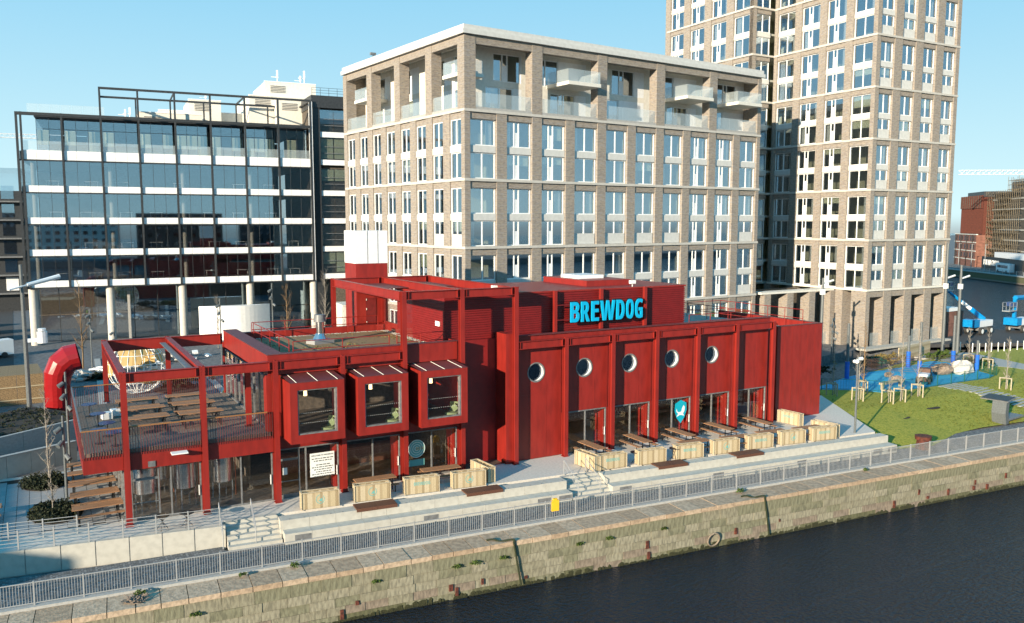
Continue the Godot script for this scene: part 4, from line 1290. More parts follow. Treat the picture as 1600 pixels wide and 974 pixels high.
func decals(o: Node) -> void:
	# notice poster and stickers on the panes
	var z := -.638
	var p := bx(o, "poster", Vector3(9.5, .98, z), Vector3(10.92, 2.35, z + .006), M.paper)
	var ps := MB.new()
	for j in 8:
		var y := 2.02 - j * .135 - (.1 if j > 1 else 0.0)
		var x := 9.6 + .12 * (j % 3)
		while x < 10.82 - .1 * (j % 3):
			var l := rng.randf_range(.06, .2)
			ps.box(Vector3(x, y - .03, z + .007), Vector3(minf(x + l, 10.85), y + .025, z + .009))
			x += l + .04
	mi(o, "poster_print", ps.mesh(), M.ink)
	text(o, "poster_title", "WELCOME TO BREWDOG", Vector3(9.58, 2.16, z + .008), 1.28, .085, .004, M.ink)
	bx(o, "notice", Vector3(7.95, 1.35, z), Vector3(8.2, 1.75, z + .006), M.paper)
	var disc := CylinderMesh.new()
	disc.top_radius = .55; disc.bottom_radius = .55; disc.height = .006
	var zx := Transform3D(Basis(Vector3.RIGHT, PI / 2), Vector3(16.05, 1.78, z))
	mi(o, "round_decal", disc, M.faded_teal, zx)
	for k in 4:
		var rg := TorusMesh.new()
		rg.inner_radius = .52 - .14 * k
		rg.outer_radius = .55 - .14 * k
		rg.rings = 32
		mi(o, "decal_ring", rg, M.paper, zx * Transform3D(Basis.from_scale(Vector3(1, .12, 1)), Vector3(0, .006, 0)))
	text(o, "decal_text", "SUN", Vector3(16.0, 1.68, z + .008), .5, .2, .004, M.globe_gold)
	bx(o, "decal_strip", Vector3(15.55, .72, z), Vector3(16.55, 1.12, z + .005), M.faded_teal)
	# shield emblem
	var sh := MB.new()
	var pts := PackedVector2Array()
	for a in [[-.52, .62], [-.3, .72], [0, .86], [.3, .72], [.52, .62], [.56, .1], [.36, -.45], [0, -.86], [-.36, -.45], [-.56, .1]]:
		pts.append(Vector2(a[0], -a[1]))
	sh.poly(pts, 0, .006)
	var sx := Transform3D(Basis(Vector3.RIGHT, PI / 2), Vector3(36.75, 1.78, z))
	mi(o, "shield_decal", sh.mesh(), M.teal, sx)
	var dg := MB.new()
	pts = P2([-.40, -.25, -.30, -.02, -.12, .05, .08, -.02, .12, -.22, .26, -.46, .38, -.30, .36, -.05, .22, .16, .34, .34, .1, .26, -.08, .24, -.38, .36, -.22, .14, -.38, .0])
	dg.poly(pts, .0065, .010)
	mi(o, "shield_print", dg.mesh(), M.paper, sx)
	# rooftop sign
	var s := Node3D.new()
	s.name = "roof_sign"
	o.add_child(s, true)
	for x in [26.55, 30.3, 34.1]:
		bx(s, "sign_post", Vector3(x - .11, 8.0, -1.74), Vector3(x + .11, 10.93, -1.52), M.red)
	for y in [8.95, 9.95]:
		bx(s, "sign_bar", Vector3(26.66, y - .03, -1.5), Vector3(33.98, y + .03, -1.44), M.red_dark)
	var word := "BREWDOG"
	var xs := [27.57, 28.42, 29.27, 30.0, 31.36, 32.2, 32.98]
	var ws := [.68, .68, .58, 1.22, .66, .62, .62]
	for k in 7:
		text(s, "letter_backing", word[k], Vector3(xs[k] + .0, 8.70, -1.40), ws[k] + .10, 1.50, .10, M.black)
		text(s, "letter", word[k], Vector3(xs[k], 8.76, -1.28), ws[k], 1.36, .12, M.cyan_letter)

func rail_run(b: MB, pts: Array, y: float, h := 1.1, step := 2.0) -> void:
	for k in pts.size() - 1:
		var p := Vector3(pts[k].x, y, pts[k].y)
		var q := Vector3(pts[k + 1].x, y, pts[k + 1].y)
		for f in [.55, 1.0]:
			b.tube(p + Vector3(0, h * f, 0), q + Vector3(0, h * f, 0), .028, .028, 5)
		var n := maxi(1, int((q - p).length() / step))
		for i in n + 1:
			var c := p.lerp(q, i / float(n))
			b.tube(c, c + Vector3(0, h, 0), .028, .028, 5)

func pub_roofs() -> void:
	var o: Node3D = get_node("red_pub_building")
	# sedum roof with broad parapet
	bx(o, "green_roof_base", Vector3(7.4, 7.1, -13.0), Vector3(18.76, 7.35, -.66), M.red_dark)
	bx(o, "sedum", Vector3(8.9, 7.35, -11.9), Vector3(18.2, 7.6, -1.6), M.sedum)
	var gb := MB.new()
	for k in 1500:
		var u := rng.randf()
		var x := lerpf(8.2, 18.7, rng.randf()); var z := -12.2 + rng.randf() * .3
		if u > .5:
			z = lerpf(-12, -2, rng.randf()); x = 18.2 + rng.randf() * .5
		blob(gb, Vector3(x, 7.56, z), Vector3(.06, .06, .06) * rng.randf_range(.6, 1.5), 4, 2)
	stuff(mi(o, "roof_gravel", gb.mesh(), M.gravel_pale))
	bx(o, "gravel_bed", Vector3(8.15, 7.35, -12.4), Vector3(18.75, 7.54, -1.0), M.concrete_grey)
	var tufts := MB.new()
	for k in 700:
		var x := rng.randf_range(9, 18.1); var z := rng.randf_range(-11.8, -1.7)
		if FastNoiseLite.new().get_noise_2d(x * 20, z * 20) > .15:
			leaves(tufts, Vector3(x, 7.6, z), Vector3(.18, .06, .18), 6, .07)
	stuff(mi(o, "sedum_tufts", tufts.mesh(), M.leaf_straw))
	bx(o, "parapet", Vector3(7.26, 7.1, -13.0), Vector3(8.1, 8.2, -.5), M.red)
	bx(o, "parapet", Vector3(8.1, 7.1, -.9), Vector3(18.76, 8.2, -.5), M.red)
	bx(o, "parapet", Vector3(8.1, 7.1, -13.0), Vector3(18.76, 8.0, -12.6), M.red)
	bx(o, "parapet_cap", Vector3(7.22, 8.2, -13.04), Vector3(8.13, 8.235, -.46), M.red_roof)
	bx(o, "parapet_cap", Vector3(8.131, 8.2, -.93), Vector3(18.8, 8.235, -.46), M.red_roof)
	var b := MB.new()
	rail_run(b, [Vector2(14.8, -1.7), Vector2(9.0, -1.7)], 7.6)
	rail_run(b, [Vector2(9.0, -2.6), Vector2(9.0, -11.8)], 7.6)
	rail_run(b, [Vector2(9.0, -12.3), Vector2(18.0, -12.3)], 7.6)
	rail_run(b, [Vector2(15.3, -1.7), Vector2(18.4, -1.7)], 7.6, 1.1, 1.5)
	mi(o, "roof_railing", b.mesh(), M.red)
	# roof ventilator
	var v := thing("roof_ventilator", Vector3(12.4, 7.6, -7.9), .3, "silver ventilator cowl on the planted red roof", "ventilator")
	bx(v, "base_plate", Vector3(-.75, 0, -.5), Vector3(.75, .25, .5), M.galvanised)
	var cone := CylinderMesh.new()
	cone.bottom_radius = .5; cone.top_radius = .28; cone.height = .4
	mi(v, "skirt", cone, M.steel, Transform3D(Basis(), Vector3(0, .45, 0)))
	var pipe := CylinderMesh.new()
	pipe.bottom_radius = .24; pipe.top_radius = .24; pipe.height = .9
	mi(v, "pipe", pipe, M.steel, Transform3D(Basis(), Vector3(0, 1.05, 0)))
	var hat := CylinderMesh.new()
	hat.bottom_radius = .42; hat.top_radius = .36; hat.height = .45; hat.radial_segments = 8
	mi(v, "cowl", hat, M.grey_metal, Transform3D(Basis(), Vector3(0, 1.65, 0)))
	# chimney-like plant tower
	bx(o, "plant_tower", Vector3(16.9, 7.3, -16.2), Vector3(19.35, 12.44, -13.7), M.red)
	bx(o, "plant_tower_top", Vector3(16.88, 12.44, -16.22), Vector3(19.37, 14.85, -13.68), M.white_panel)
	for q in [17.8, 18.6]:
		bx(o, "seam", Vector3(q - .01, 12.45, -13.679), Vector3(q + .01, 14.84, -13.66), M.grey_metal)
	bx(o, "tower_door", Vector3(17.6, 7.7, -13.699), Vector3(18.4, 9.9, -13.66), M.red_dark)
	for y in [8.0, 9.0, 9.7]:
		bx(o, "hinge", Vector3(17.62, y, -13.66), Vector3(17.66, y + .14, -13.62), M.cream)
	# ribbed upper block, left face with a door sign
	bx(o, "upper_block", Vector3(18.62, 8.0, -10.0), Vector3(38.0, 10.78, -2.0), M.red_rib)
	var ribs := MB.new()
	for i in 18:
		ribs.box(Vector3(18.56, 8.04 + i * .15, -1.999), Vector3(38.04, 8.04 + i * .15 + .10, -1.93))
	mi(o, "cladding_ribs", ribs.mesh(), M.red_rib)
	ribs = MB.new()
	for i in 18:
		ribs.box(Vector3(18.555, 7.65 + i * .15, -7.1), Vector3(18.619, 7.65 + i * .15 + .11, -2.0))
	mi(o, "cladding_ribs", ribs.mesh(), M.red_rib)
	bx(o, "door_sign", Vector3(18.50, 8.9, -3.2), Vector3(18.55, 9.2, -2.6), M.paper)
	bx(o, "block_cap", Vector3(18.5, 10.78, -10.1), Vector3(38.1, 10.9, -1.9), M.red)
	bx(o, "roof_plant", Vector3(30.7, 10.9, -9.9), Vector3(34.6, 11.3, -4.0), M.red)
	bx(o, "skylight", Vector3(31.4, 11.3, -8.5), Vector3(33.6, 11.55, -6.0), M.white_panel)
	bx(o, "roof_glazing", Vector3(18.6, 7.7, -12.6), Vector3(18.64, 10.4, -7.2), M.glass_shop)
	for q in [[33.4, -2.2], [22.5, -2.6]]:
		var m := MB.new()
		m.tube(Vector3(q[0], 10.9, q[1]), Vector3(q[0], 11.15, q[1]), .03, .03, 5)
		m.box(Vector3(q[0] - .22, 11.12, q[1] - .1), Vector3(q[0] + .22, 11.36, q[1] + .12))
		mi(o, "roof_lamp", m.mesh(), M.paper)
	b = MB.new()
	rail_run(b, [Vector2(38.3, -1.7), Vector2(44.5, -1.7), Vector2(44.5, -11.5), Vector2(38.3, -11.5)], 7.5, 1.15)
	rail_run(b, [Vector2(46.8, -11.5), Vector2(50.6, -11.5), Vector2(50.6, -2.0)], 6.8, 1.6, 1.9)
	mi(o, "roof_railing", b.mesh(), M.red)

# ------------------------------------------------------------------ furniture
func picnic_table() -> Node3D:   # long side along x
	var o := thing("picnic_table", Vector3.ZERO, 0, "", "picnic table", "picnic tables")
	for k in 5:
		bx(o, "top_board", Vector3(-1.2, .70, -.36 + k * .147), Vector3(1.2, .745, -.36 + k * .147 + .135), M.timber_table)
	for s in [-1, 1]:
		for k in 2:
			var z: float = s * .72 - .14 + k * .145
			bx(o, "seat_board", Vector3(-1.2, .42, z), Vector3(1.2, .455, z + .135), M.timber_table)
	for s in [-.95, .95]:
		var b := MB.new()
		for z in [-.3, .3]:
			b.box(Vector3(s - .025, 0, z - .025), Vector3(s + .025, .70, z + .025))
		for z in [-.8, .8]:
			b.box(Vector3(s - .025, 0, z - .025), Vector3(s + .025, .42, z + .025))
		b.box(Vector3(s - .024, .37, -.824), Vector3(s + .024, .419, .824))
		b.box(Vector3(s - .024, .65, -.324), Vector3(s + .024, .699, .324))
		mi(o, "leg_frame", b.mesh(), M.black)
	return o

func bistro(at: Vector3, label: String, r := .36) -> void:
	var o := thing("bistro_table", at, 0, label, "table", "small round black tables")
	var c := CylinderMesh.new()
	c.top_radius = r; c.bottom_radius = r; c.height = .03
	mi(o, "table_top", c, M.black, Transform3D(Basis(), Vector3(0, .73, 0)))
	for k in 4:
		var a := TAU * k / 4 + .4
		var b := MB.new()
		b.tube(Vector3(cos(a), 0, sin(a)) * .3, Vector3(-cos(a) * .22, .715, -sin(a) * .22), .015, .015, 5)
		mi(o, "leg", b.mesh(), M.black)

func terrace_furniture() -> void:
	var proto := picnic_table()
	var first := true
	var put := func(x: float, y: float, z: float, turn: float, label: String) -> void:
		if not proto.get_meta("label"):
			proto.position = Vector3(x, y, z)
			proto.rotation.y = turn
			proto.set_meta("label", label)
		else:
			copy(proto, "picnic_table", Vector3(x + rng.randf_range(-.06, .06), y, z + rng.randf_range(-.06, .06)), turn + rng.randf_range(-.035, .035), label)
	var zs := [-9.9, -7.1, -4.4]
	for c in 2:
		for k in 3:
			put.call([1.45, 4.35][c], 3.93, zs[k], .0, "timber picnic table on the roof terrace, %s row, %s" % [["left", "right"][c], ["rear", "middle", "front"][k]])
	var names := ["nearest the water", "second from the water", "third from the water", "fourth from the water", "fifth from the water"]
	for k in 5:
		put.call(-1.3, .0, [-2.1, -4.4, -6.65, -9.2, -11.3][k], .03, "timber picnic table under the terrace overhang, " + names[k])
	for k in 5:
		put.call(28.15 + k * 3.68, .0, .55 + k * .08, PI / 2, "timber picnic table end-on to the red facade, %s from the middle steps" % ["first", "second", "third", "fourth", "fifth"][k])
	for k in 4:
		put.call([34.7, 38.0, 41.3, 44.45][k], .0, [3.2, 3.65, 3.8, 4.2][k], -.08, "dark timber picnic table behind the right planter row, %s from the left" % ["first", "second", "third", "fourth"][k])
	put.call(12.95, 0, .55, -.05, "timber picnic table under the middle box window")
	put.call(17.15, 0, .55, -.05, "timber picnic table under the right box window")
	put.call(-6.9, 0, -4.6, 0, "picnic table cut off by the left edge of the picture")
	bistro(Vector3(1.4, .0, 1.2), "round black table left of the two by the ramp railing")
	bistro(Vector3(2.55, .0, 1.35), "round black table right of the two by the ramp railing")
	bistro(Vector3(29.55, .0, 3.45), "round black table between the first two right planters")
	bistro(Vector3(32.35, .0, 3.95), "round black table between the second and third right planters")
	for k in 2:
		var w := thing("foam_cube", Vector3([-.35, .2][k], 3.93, [-8.3, -9.0][k]), .2, ["white cube seat on the terrace deck, front one", "white cube seat on the terrace deck, rear one"][k], "cube seat", "white cube seats")
		bx(w, "shell", Vector3(-.26, .02, -.26), Vector3(.26, .42, .26), M.white_paint)
		for i in 4:
			bx(w, "shell_rib", Vector3(-.27, .05 + .1 * i, -.265), Vector3(.27, .1 + .1 * i, .265), M.white_paint)
	for k in 5:
		var st := thing("bar_table", Vector3([-1.2, -.9, -.6, -1.1, -.4][k], 3.93, [-9.6, -6.6, -3.9, -2.4, -1.5][k]), 0, "round dark table on the terrace's left side, %s from the back" % ["first", "second", "third", "fourth", "fifth"][k], "table", "round terrace tables")
		var c := CylinderMesh.new()
		c.top_radius = .42; c.bottom_radius = .42; c.height = .03
		mi(st, "table_top", c, M.car_blue, Transform3D(Basis(), Vector3(0, .74, 0)))
		var cc := CylinderMesh.new()
		cc.top_radius = .03; cc.bottom_radius = .03; cc.height = .72
		mi(st, "stem", cc, M.black, Transform3D(Basis(), Vector3(0, .36, 0)))
		var cf := CylinderMesh.new()
		cf.top_radius = .24; cf.bottom_radius = .24; cf.height = .02
		mi(st, "foot", cf, M.black, Transform3D(Basis(), Vector3(0, .012, 0)))
	# chairs and lamps seen through the box windows
	for k in 3:
		var cx := (k + 2.5) * BAY
		var wn: String = ["left", "middle", "right"][k]
		var ch := thing("lounge_chair", Vector3(cx + .95, 3.62, .55), -.9, "sage green lounge chair behind the %s box window" % wn, "armchair", "lounge chairs")
		bx(ch, "seat", Vector3(-.38, .3, -.36), Vector3(.38, .46, .36), M.sage)
		mi(ch, "backrest", UB, M.sage, Transform3D(Basis(Vector3.RIGHT, -.25).scaled_local(Vector3(.76, .6, .14)), Vector3(0, .72, -.36)))
		mi(ch, "cushion", UB, M.sage, Transform3D(Basis(Vector3(0, 0, 1), .7).scaled_local(Vector3(.36, .36, .14)), Vector3(.05, .72, -.14)))
		for sx in [-.36, .36]:
			for sz in [-.32, .32]:
				bx(ch, "leg", Vector3(sx - .025, 0, sz - .025), Vector3(sx + .025, .3, sz + .025), M.black)
			bx(ch, "arm", Vector3(sx - .03, .58, -.36), Vector3(sx + .03, .63, .36), M.black)
		var lp := thing("pendant_lamp", Vector3(cx - .35, 6.05, .2), 0, "lit white pendant lamp behind the %s box window" % wn, "lamp", "pendant lamps")
		var cy := CylinderMesh.new()
		cy.top_radius = .09; cy.bottom_radius = .10; cy.height = .28
		mi(lp, "bulb", cy, M.bulb)
		bx(lp, "cord", Vector3(-.008, .14, -.008), Vector3(.008, .85, .008), M.black)
		var om := OmniLight3D.new()
		om.name = "lamp_light"
		lp.add_child(om)
		om.light_color = Color(1, .86, .62)
		om.light_energy = .5
		om.light_size = .1
		om.omni_range = 8
		om.omni_attenuation = 2
		om.shadow_enabled = true
	for k in 9:
		var lq: Array = [[1.9, -3.2], [5.6, -3.4], [9.6, -3.2], [13.2, -3.0], [16.8, -3.0], [28.4, -3.6], [32.2, -4.0], [36.0, -3.6], [40.5, -3.8]][k]
		var lp := thing("ceiling_lamp", Vector3(lq[0], 2.62, lq[1]), 0, "small lit globe lamp inside the %s ground floor glass bay" % ["corner", "second", "third", "fourth", "fifth", "sixth", "seventh", "eighth", "ninth"][k], "lamp", "ground floor lamps")
		var sp := SphereMesh.new()
		sp.radius = .1; sp.height = .2
		mi(lp, "bulb", sp, M.bulb)
		bx(lp, "cord", Vector3(-.008, .1, -.008), Vector3(.008, .28, .008), M.black)
		var om := OmniLight3D.new()
		om.name = "lamp_light"
		lp.add_child(om)
		om.light_color = Color(1, .86, .62)
		om.light_energy = .5
		om.light_size = .1
		om.omni_range = 9
		om.omni_attenuation = 2
		om.shadow_enabled = true
	# brewing vessels behind the left glass
	for k in 4:
		var v := thing("brewing_tank", Vector3([1.0, 3.0, 5.0, 2.0][k], .015, [-2.2, -2.2, -2.4, -4.6][k]), 0, ["steel brewing tank just inside the corner glass door", "steel brewing tank behind the second pane from the corner", "steel brewing tank behind the left ground floor glass bay's end", "steel brewing tank standing behind the front row of tanks"][k], "tank", "brewing tanks")
		var cy := CylinderMesh.new()
		cy.top_radius = .62; cy.bottom_radius = .62; cy.height = 1.35
		mi(v, "vessel", cy, M.steel, Transform3D(Basis(), Vector3(0, 1.75, 0)))
		var cn := CylinderMesh.new()
		cn.top_radius = .62; cn.bottom_radius = .12; cn.height = .5
		mi(v, "cone", cn, M.steel, Transform3D(Basis(), Vector3(0, .82, 0)))
		for q in 4:
			var a := TAU * q / 4 + .5
			bx(v, "leg", Vector3(cos(a) * .55 - .03, 0, sin(a) * .55 - .03), Vector3(cos(a) * .55 + .03, 1.1, sin(a) * .55 + .03), M.steel)
		var pb := MB.new()
		pb.tube(Vector3(.7, .1, .1), Vector3(.7, 2.5, .1), .03, .03, 6)
		mi(v, "pipe", pb.mesh(), M.copper)

func planter() -> Node3D:   # 2.05 long in x, front at +z
	var o := thing("timber_planter", Vector3.ZERO, 0, "", "planter", "timber planters")
	var n := 14
	for s in [0, 1]:
		for k in n:
			var z := .20 if s == 0 else -.23
			bx(o, "board", Vector3(-.96 + k * .137, .03, z), Vector3(-.96 + k * .137 + .133, .90, z + .03), M["pine_%d" % ((k * 7 + s * 3 + k / 3) % 4)])
	for sx in [-1, 1]:
		for k in 3:
			bx(o, "end_board", Vector3(sx * .975 - .015, .03, -.196 + k * .132), Vector3(sx * .975 + .015, .90, -.196 + k * .132 + .128), M["pine_%d" % (k % 3)])
		for z in [-.25, .22]:
			bx(o, "corner_post", Vector3(sx * 1.005 - .02 - .03 * (1 - sx) * .0, 0, z), Vector3(sx * 1.005 + .02, .93, z + .05), M.pine_2)
	for z in [-.26, .19]:
		bx(o, "cap_rail", Vector3(-1.03, .932, z), Vector3(1.03, .962, z + .085), M.pine_2)
	for sx in [-1, 1]:
		bx(o, "cap_rail", Vector3(sx * .985 - .045, .931, -.174), Vector3(sx * .985 + .045, .961, .189), M.pine_2)
	bx(o, "soil", Vector3(-.94, .1, -.19), Vector3(.94, .78, .19), M.soil)
	return o

func put_mark(o: Node3D, kind: int) -> void:
	if kind == 0:
		text(o, "stencil", "BREWDOG", Vector3(-.48, .50, .2315), .96, .20, .004, M.faded_teal)
	elif kind == 1:
		var b := MB.new()
		for i in 24:
			var a := TAU * i / 24
			var a2 := TAU * (i + 1) / 24
			if i in [3, 4, 5]:
				continue
			b.quad(Vector3(cos(a) * .2, .52 + sin(a) * .22, .2325), Vector3(cos(a) * .235, .52 + sin(a) * .255, .2325), Vector3(cos(a2) * .235, .52 + sin(a2) * .255, .2325), Vector3(cos(a2) * .2, .52 + sin(a2) * .22, .2325))
		b.quad(Vector3(-.1, .42, .2325), Vector3(.12, .38, .2325), Vector3(.12, .58, .2325), Vector3(.02, .55, .2325))
		mi(o, "stencil", b.mesh(), M.faded_teal)

func seating() -> void:
	var proto := planter()
	proto.set_meta("label", "")
	var used := false
	# [centre of the front top edge x, z, turn, mark, label]
	var L := [
		[9.28, 1.98, -.11, 1, "timber planter standing alone at the head of the left steps"],
		[12.2, 2.15, -.13, 1, "timber planter with a round stencil before the middle box window"],
		[15.1, 2.35, -.15, 0, "timber planter with lettering before the right box window"],
		[17.95, 2.68, -.14, 1, "timber planter meeting the end-on planter beside the tall red recess"],
		[19.25, 1.55, -1.49, 2, "end-on timber planter beside the tall red recess"],
		[26.1, 2.75, -1.49, 2, "short-side-on timber planter at the head of the middle steps"],
		[27.5, 3.75, -.09, 0, "first planter of the right row, lettered, beside the middle steps"],
		[30.35, 4.12, -.13, 2, "second planter of the right row from the middle steps"],
		[33.28, 4.36, -.16, 0, "third planter of the right row from the middle steps"],
		[36.25, 4.62, -.15, 1, "fourth planter of the right row from the middle steps"],
		[39.2, 4.83, -.14, 0, "fifth planter of the right row from the middle steps"],
		[42.05, 5.1, -.16, 1, "sixth planter of the right row from the middle steps"],
		[44.8, 5.45, -.16, 0, "last planter of the right row, at its right end"],
		[45.95, 4.4, -1.43, 0, "end-on planter closing the right end of the planter row"],
		[46.35, .75, -1.48, 0, "planter end-on against the blank red end wall"]]
	for k in L.size():
		var q: Array = L[k]
		var pos := Vector3(q[0], 0.0, q[1]) - Basis(Vector3.UP, q[2]) * Vector3(0, 0, .2)
		var o: Node3D
		if not used:
			used = true
			o = proto.duplicate()
			o.name = "timber_planter"
			remove_child(proto)
			add_child(o)
			o.position = pos; o.rotation.y = q[2]; o.set_meta("label", q[4])
		else:
			o = copy(proto, "timber_planter", pos, q[2], q[4])
		put_mark(o, q[3])
	proto.free()
	# concrete tiers: each block a part
	var a1 := atan(.09)
	for q in [[7.05, 23.7, "concrete seating tiers between the left and middle steps"], [26.45, 50.1, "concrete seating tiers between the middle steps and the lawn"]]:
		var o := thing("seating_tiers", Vector3.ZERO, 0, q[2], "seating steps", "concrete seating tiers")
		var t := Transform3D(Basis(Vector3.UP, -a1), Vector3(0, 0, 1.70))
		var n := int(round((q[1] - q[0]) / 1.42))
		var w: float = (q[1] - q[0]) / n
		for i in n:
			var x: float = q[0] + i * w
			bx(o, "upper_block", Vector3(x + .006, -.46, -.05), Vector3(x + w - .006, rng.randf_range(-.004, .004) + .05, .72), M.concrete, t)
			bx(o, "lower_block", Vector3(x + .006, -1.1, .3), Vector3(x + w - .006, -.45 + rng.randf_range(-.004, .004), 1.42 + .0028 * (x - 7)), M.concrete, t)
			for s in [.35, 1.1]:
				bx(o, "stud", Vector3(x + s, .051, .62), Vector3(x + s + .05, .068, .67), M.grey_metal, t)
			if i % 5 == 0 or i == n - 1:
				bx(o, "light_recess", Vector3(x + .5, -.86, 1.40), Vector3(x + 1.35, -.56, 1.423 + .0028 * (x - 7)), M.grey_metal, t)
		bx(o, "end_block", Vector3(q[0] - .1, -1.1, -.05), Vector3(q[0] + .004, .04, .70), M.concrete, t)
	for q in [[10.9, "hardwood seat top on the tiers before the second left planter"], [17.2, "hardwood seat top on the tiers before the recess planter"], [30.1, "hardwood seat top on the tiers before the second right planter"], [36.2, "hardwood seat top on the tiers before the fourth right planter"]]:
		var o := thing("hardwood_bench", Vector3(q[0], 0, 1.70 + .09 * q[0]), -a1, q[1], "bench top", "hardwood seat tops")
		for h in 2:
			for k in 5:
				bx(o, "slat", Vector3(h * 1.13, .055, -.12 + k * .175), Vector3(h * 1.13 + 1.12, .13, -.12 + k * .175 + .165), M.timber_dark)
			bx(o, "apron", Vector3(h * 1.13, -.05, .756), Vector3(h * 1.13 + 1.12, .128, .80), M.timber_dark)
	# steps
	for q in [[4.35, 7.0, 1.35, "broad concrete steps at the left end of the tiers"], [23.68, 26.5, 3.45, "concrete steps through the middle of the tiers"]]:
		var o := thing("stone_steps", Vector3(q[0], 0, q[2] + .35), -a1, q[3], "steps", "stairs down to the promenade")
		for k in 6:
			bx(o, "step", Vector3(0, -1.15, -.4 + k * .31), Vector3(q[1] - q[0], -.165 * k, -.4 + (k + 1) * .31 - .002), M.concrete)
		for s in ([-.25, 1.35] if q[0] < 10 else [.4, 1.9]):
			var b := MB.new()
			b.tube(Vector3(s, -.0, -.5), Vector3(s, .92, -.5), .025, .025, 6)
			b.tube(Vector3(s, -.9, 1.35), Vector3(s, .05, 1.35), .025, .025, 6)
			b.tube(Vector3(s, .92, -.5), Vector3(s, .05, 1.35), .025, .025, 6)
			b.tube(Vector3(s, .55, -.5), Vector3(s, -.35, 1.35), .018, .018, 6)
			mi(o, "handrail", b.mesh(), M.galvanised)

# ------------------------------------------------------------------ left plaza
func tree(n: String, pos: Vector3, h: float, sp: float, label: String, m: Material, seed_n: int, leafy := 0, lean := .0) -> void:
	var o := thing(n, pos, 0, label, "tree", "bare young trees")
	var r := RandomNumberGenerator.new()
	r.seed = seed_n
	var t := MB.new()
	var c := MB.new()
	var p := Vector3.ZERO
	var n_seg := 7
	for k in n_seg:
		var q := p + Vector3(r.randf_range(-.03, .03) * h * .2 + lean * .1, h / n_seg, r.randf_range(-.03, .03) * h * .2)
		var r0 := lerpf(.055, .012, k / float(n_seg)) * (h / 5.0)
		t.tube(p, q, r0, lerpf(.055, .012, (k + 1) / float(n_seg)) * (h / 5.0), 6)
		if k >= 1:
			for j in 5:
				var a := r.randf() * TAU
				var l := sp * (1.1 - k / float(n_seg) * .7) * r.randf_range(.6, 1.1)
				var b0 := p.lerp(q, r.randf())
				var b1 := b0 + Vector3(cos(a) * l * .6, l * r.randf_range(.7, 1.2), sin(a) * l * .6)
				c.tube(b0, b1, r0 * .45, .006, 4, false)
				for s in 6:
					var u := b0.lerp(b1, r.randf_range(.25, 1))
					var aa := r.randf() * TAU
					var v := u + Vector3(cos(aa) * l * .28, l * .32 * r.randf_range(.4, 1.3), sin(aa) * l * .28)
					c.tube(u, v, .008, .004, 3, false)
					if leafy and r.randf() < leafy * .1:
						var e := Vector3(r.randfn(), r.randfn(), r.randfn()).normalized() * .07
						c.tri(v, v + e, v + e.cross(Vector3.UP) * .8)
		p = q
	mi(o, "trunk", t.mesh(), m)
	mi(o, "crown", c.mesh(), m)

func spot_pole(pos: Vector3, h: float, label: String) -> void:
	var o := thing("spotlight_pole", pos, 0, label, "lamp post", "slim spotlight poles")
	var b := MB.new()
	b.tube(Vector3.ZERO, Vector3(0, h, 0), .075, .06, 8)
	mi(o, "pole", b.mesh(), M.pole_metal)
	for k in 3:
		var l := MB.new()
		var y := h - .7 - k * .75
		var d := Vector3([-1, -.7, .5][k], -.4, [.4, .8, .7][k]).normalized()
		l.tube(Vector3(0, y, 0), d * .2 + Vector3(0, y + .1, 0), .03, .03, 6)
		l.tube(d * .14 + Vector3(0, y + .08, 0), d * .48 + Vector3(0, y, 0), .12, .14, 10)
		mi(o, "spotlight", l.mesh(), M.pole_metal)

func shrub_bed(c: Vector3, rx: float, rz: float, turn: float, label: String) -> void:
	var o := thing("shrub_bed", c, turn, label, "shrubs", "oval shrub beds")
	var b := MB.new()
	var pts := PackedVector2Array()
	for i in 28:
		pts.append(Vector2(cos(TAU * i / 28) * rx, sin(TAU * i / 28) * rz))
	b.poly(pts, -.05, .05)
	mi(o, "soil", b.mesh(), M.soil)
	var l := MB.new()
	for k in 150:
		var a := rng.randf() * TAU
		var d := sqrt(rng.randf()) * .93
		leaves(l, Vector3(cos(a) * rx * d, .06, sin(a) * rz * d), Vector3(.3, .42, .3), 26, .12)
	stuff(mi(o, "foliage", l.mesh(), M.leaf_dark))

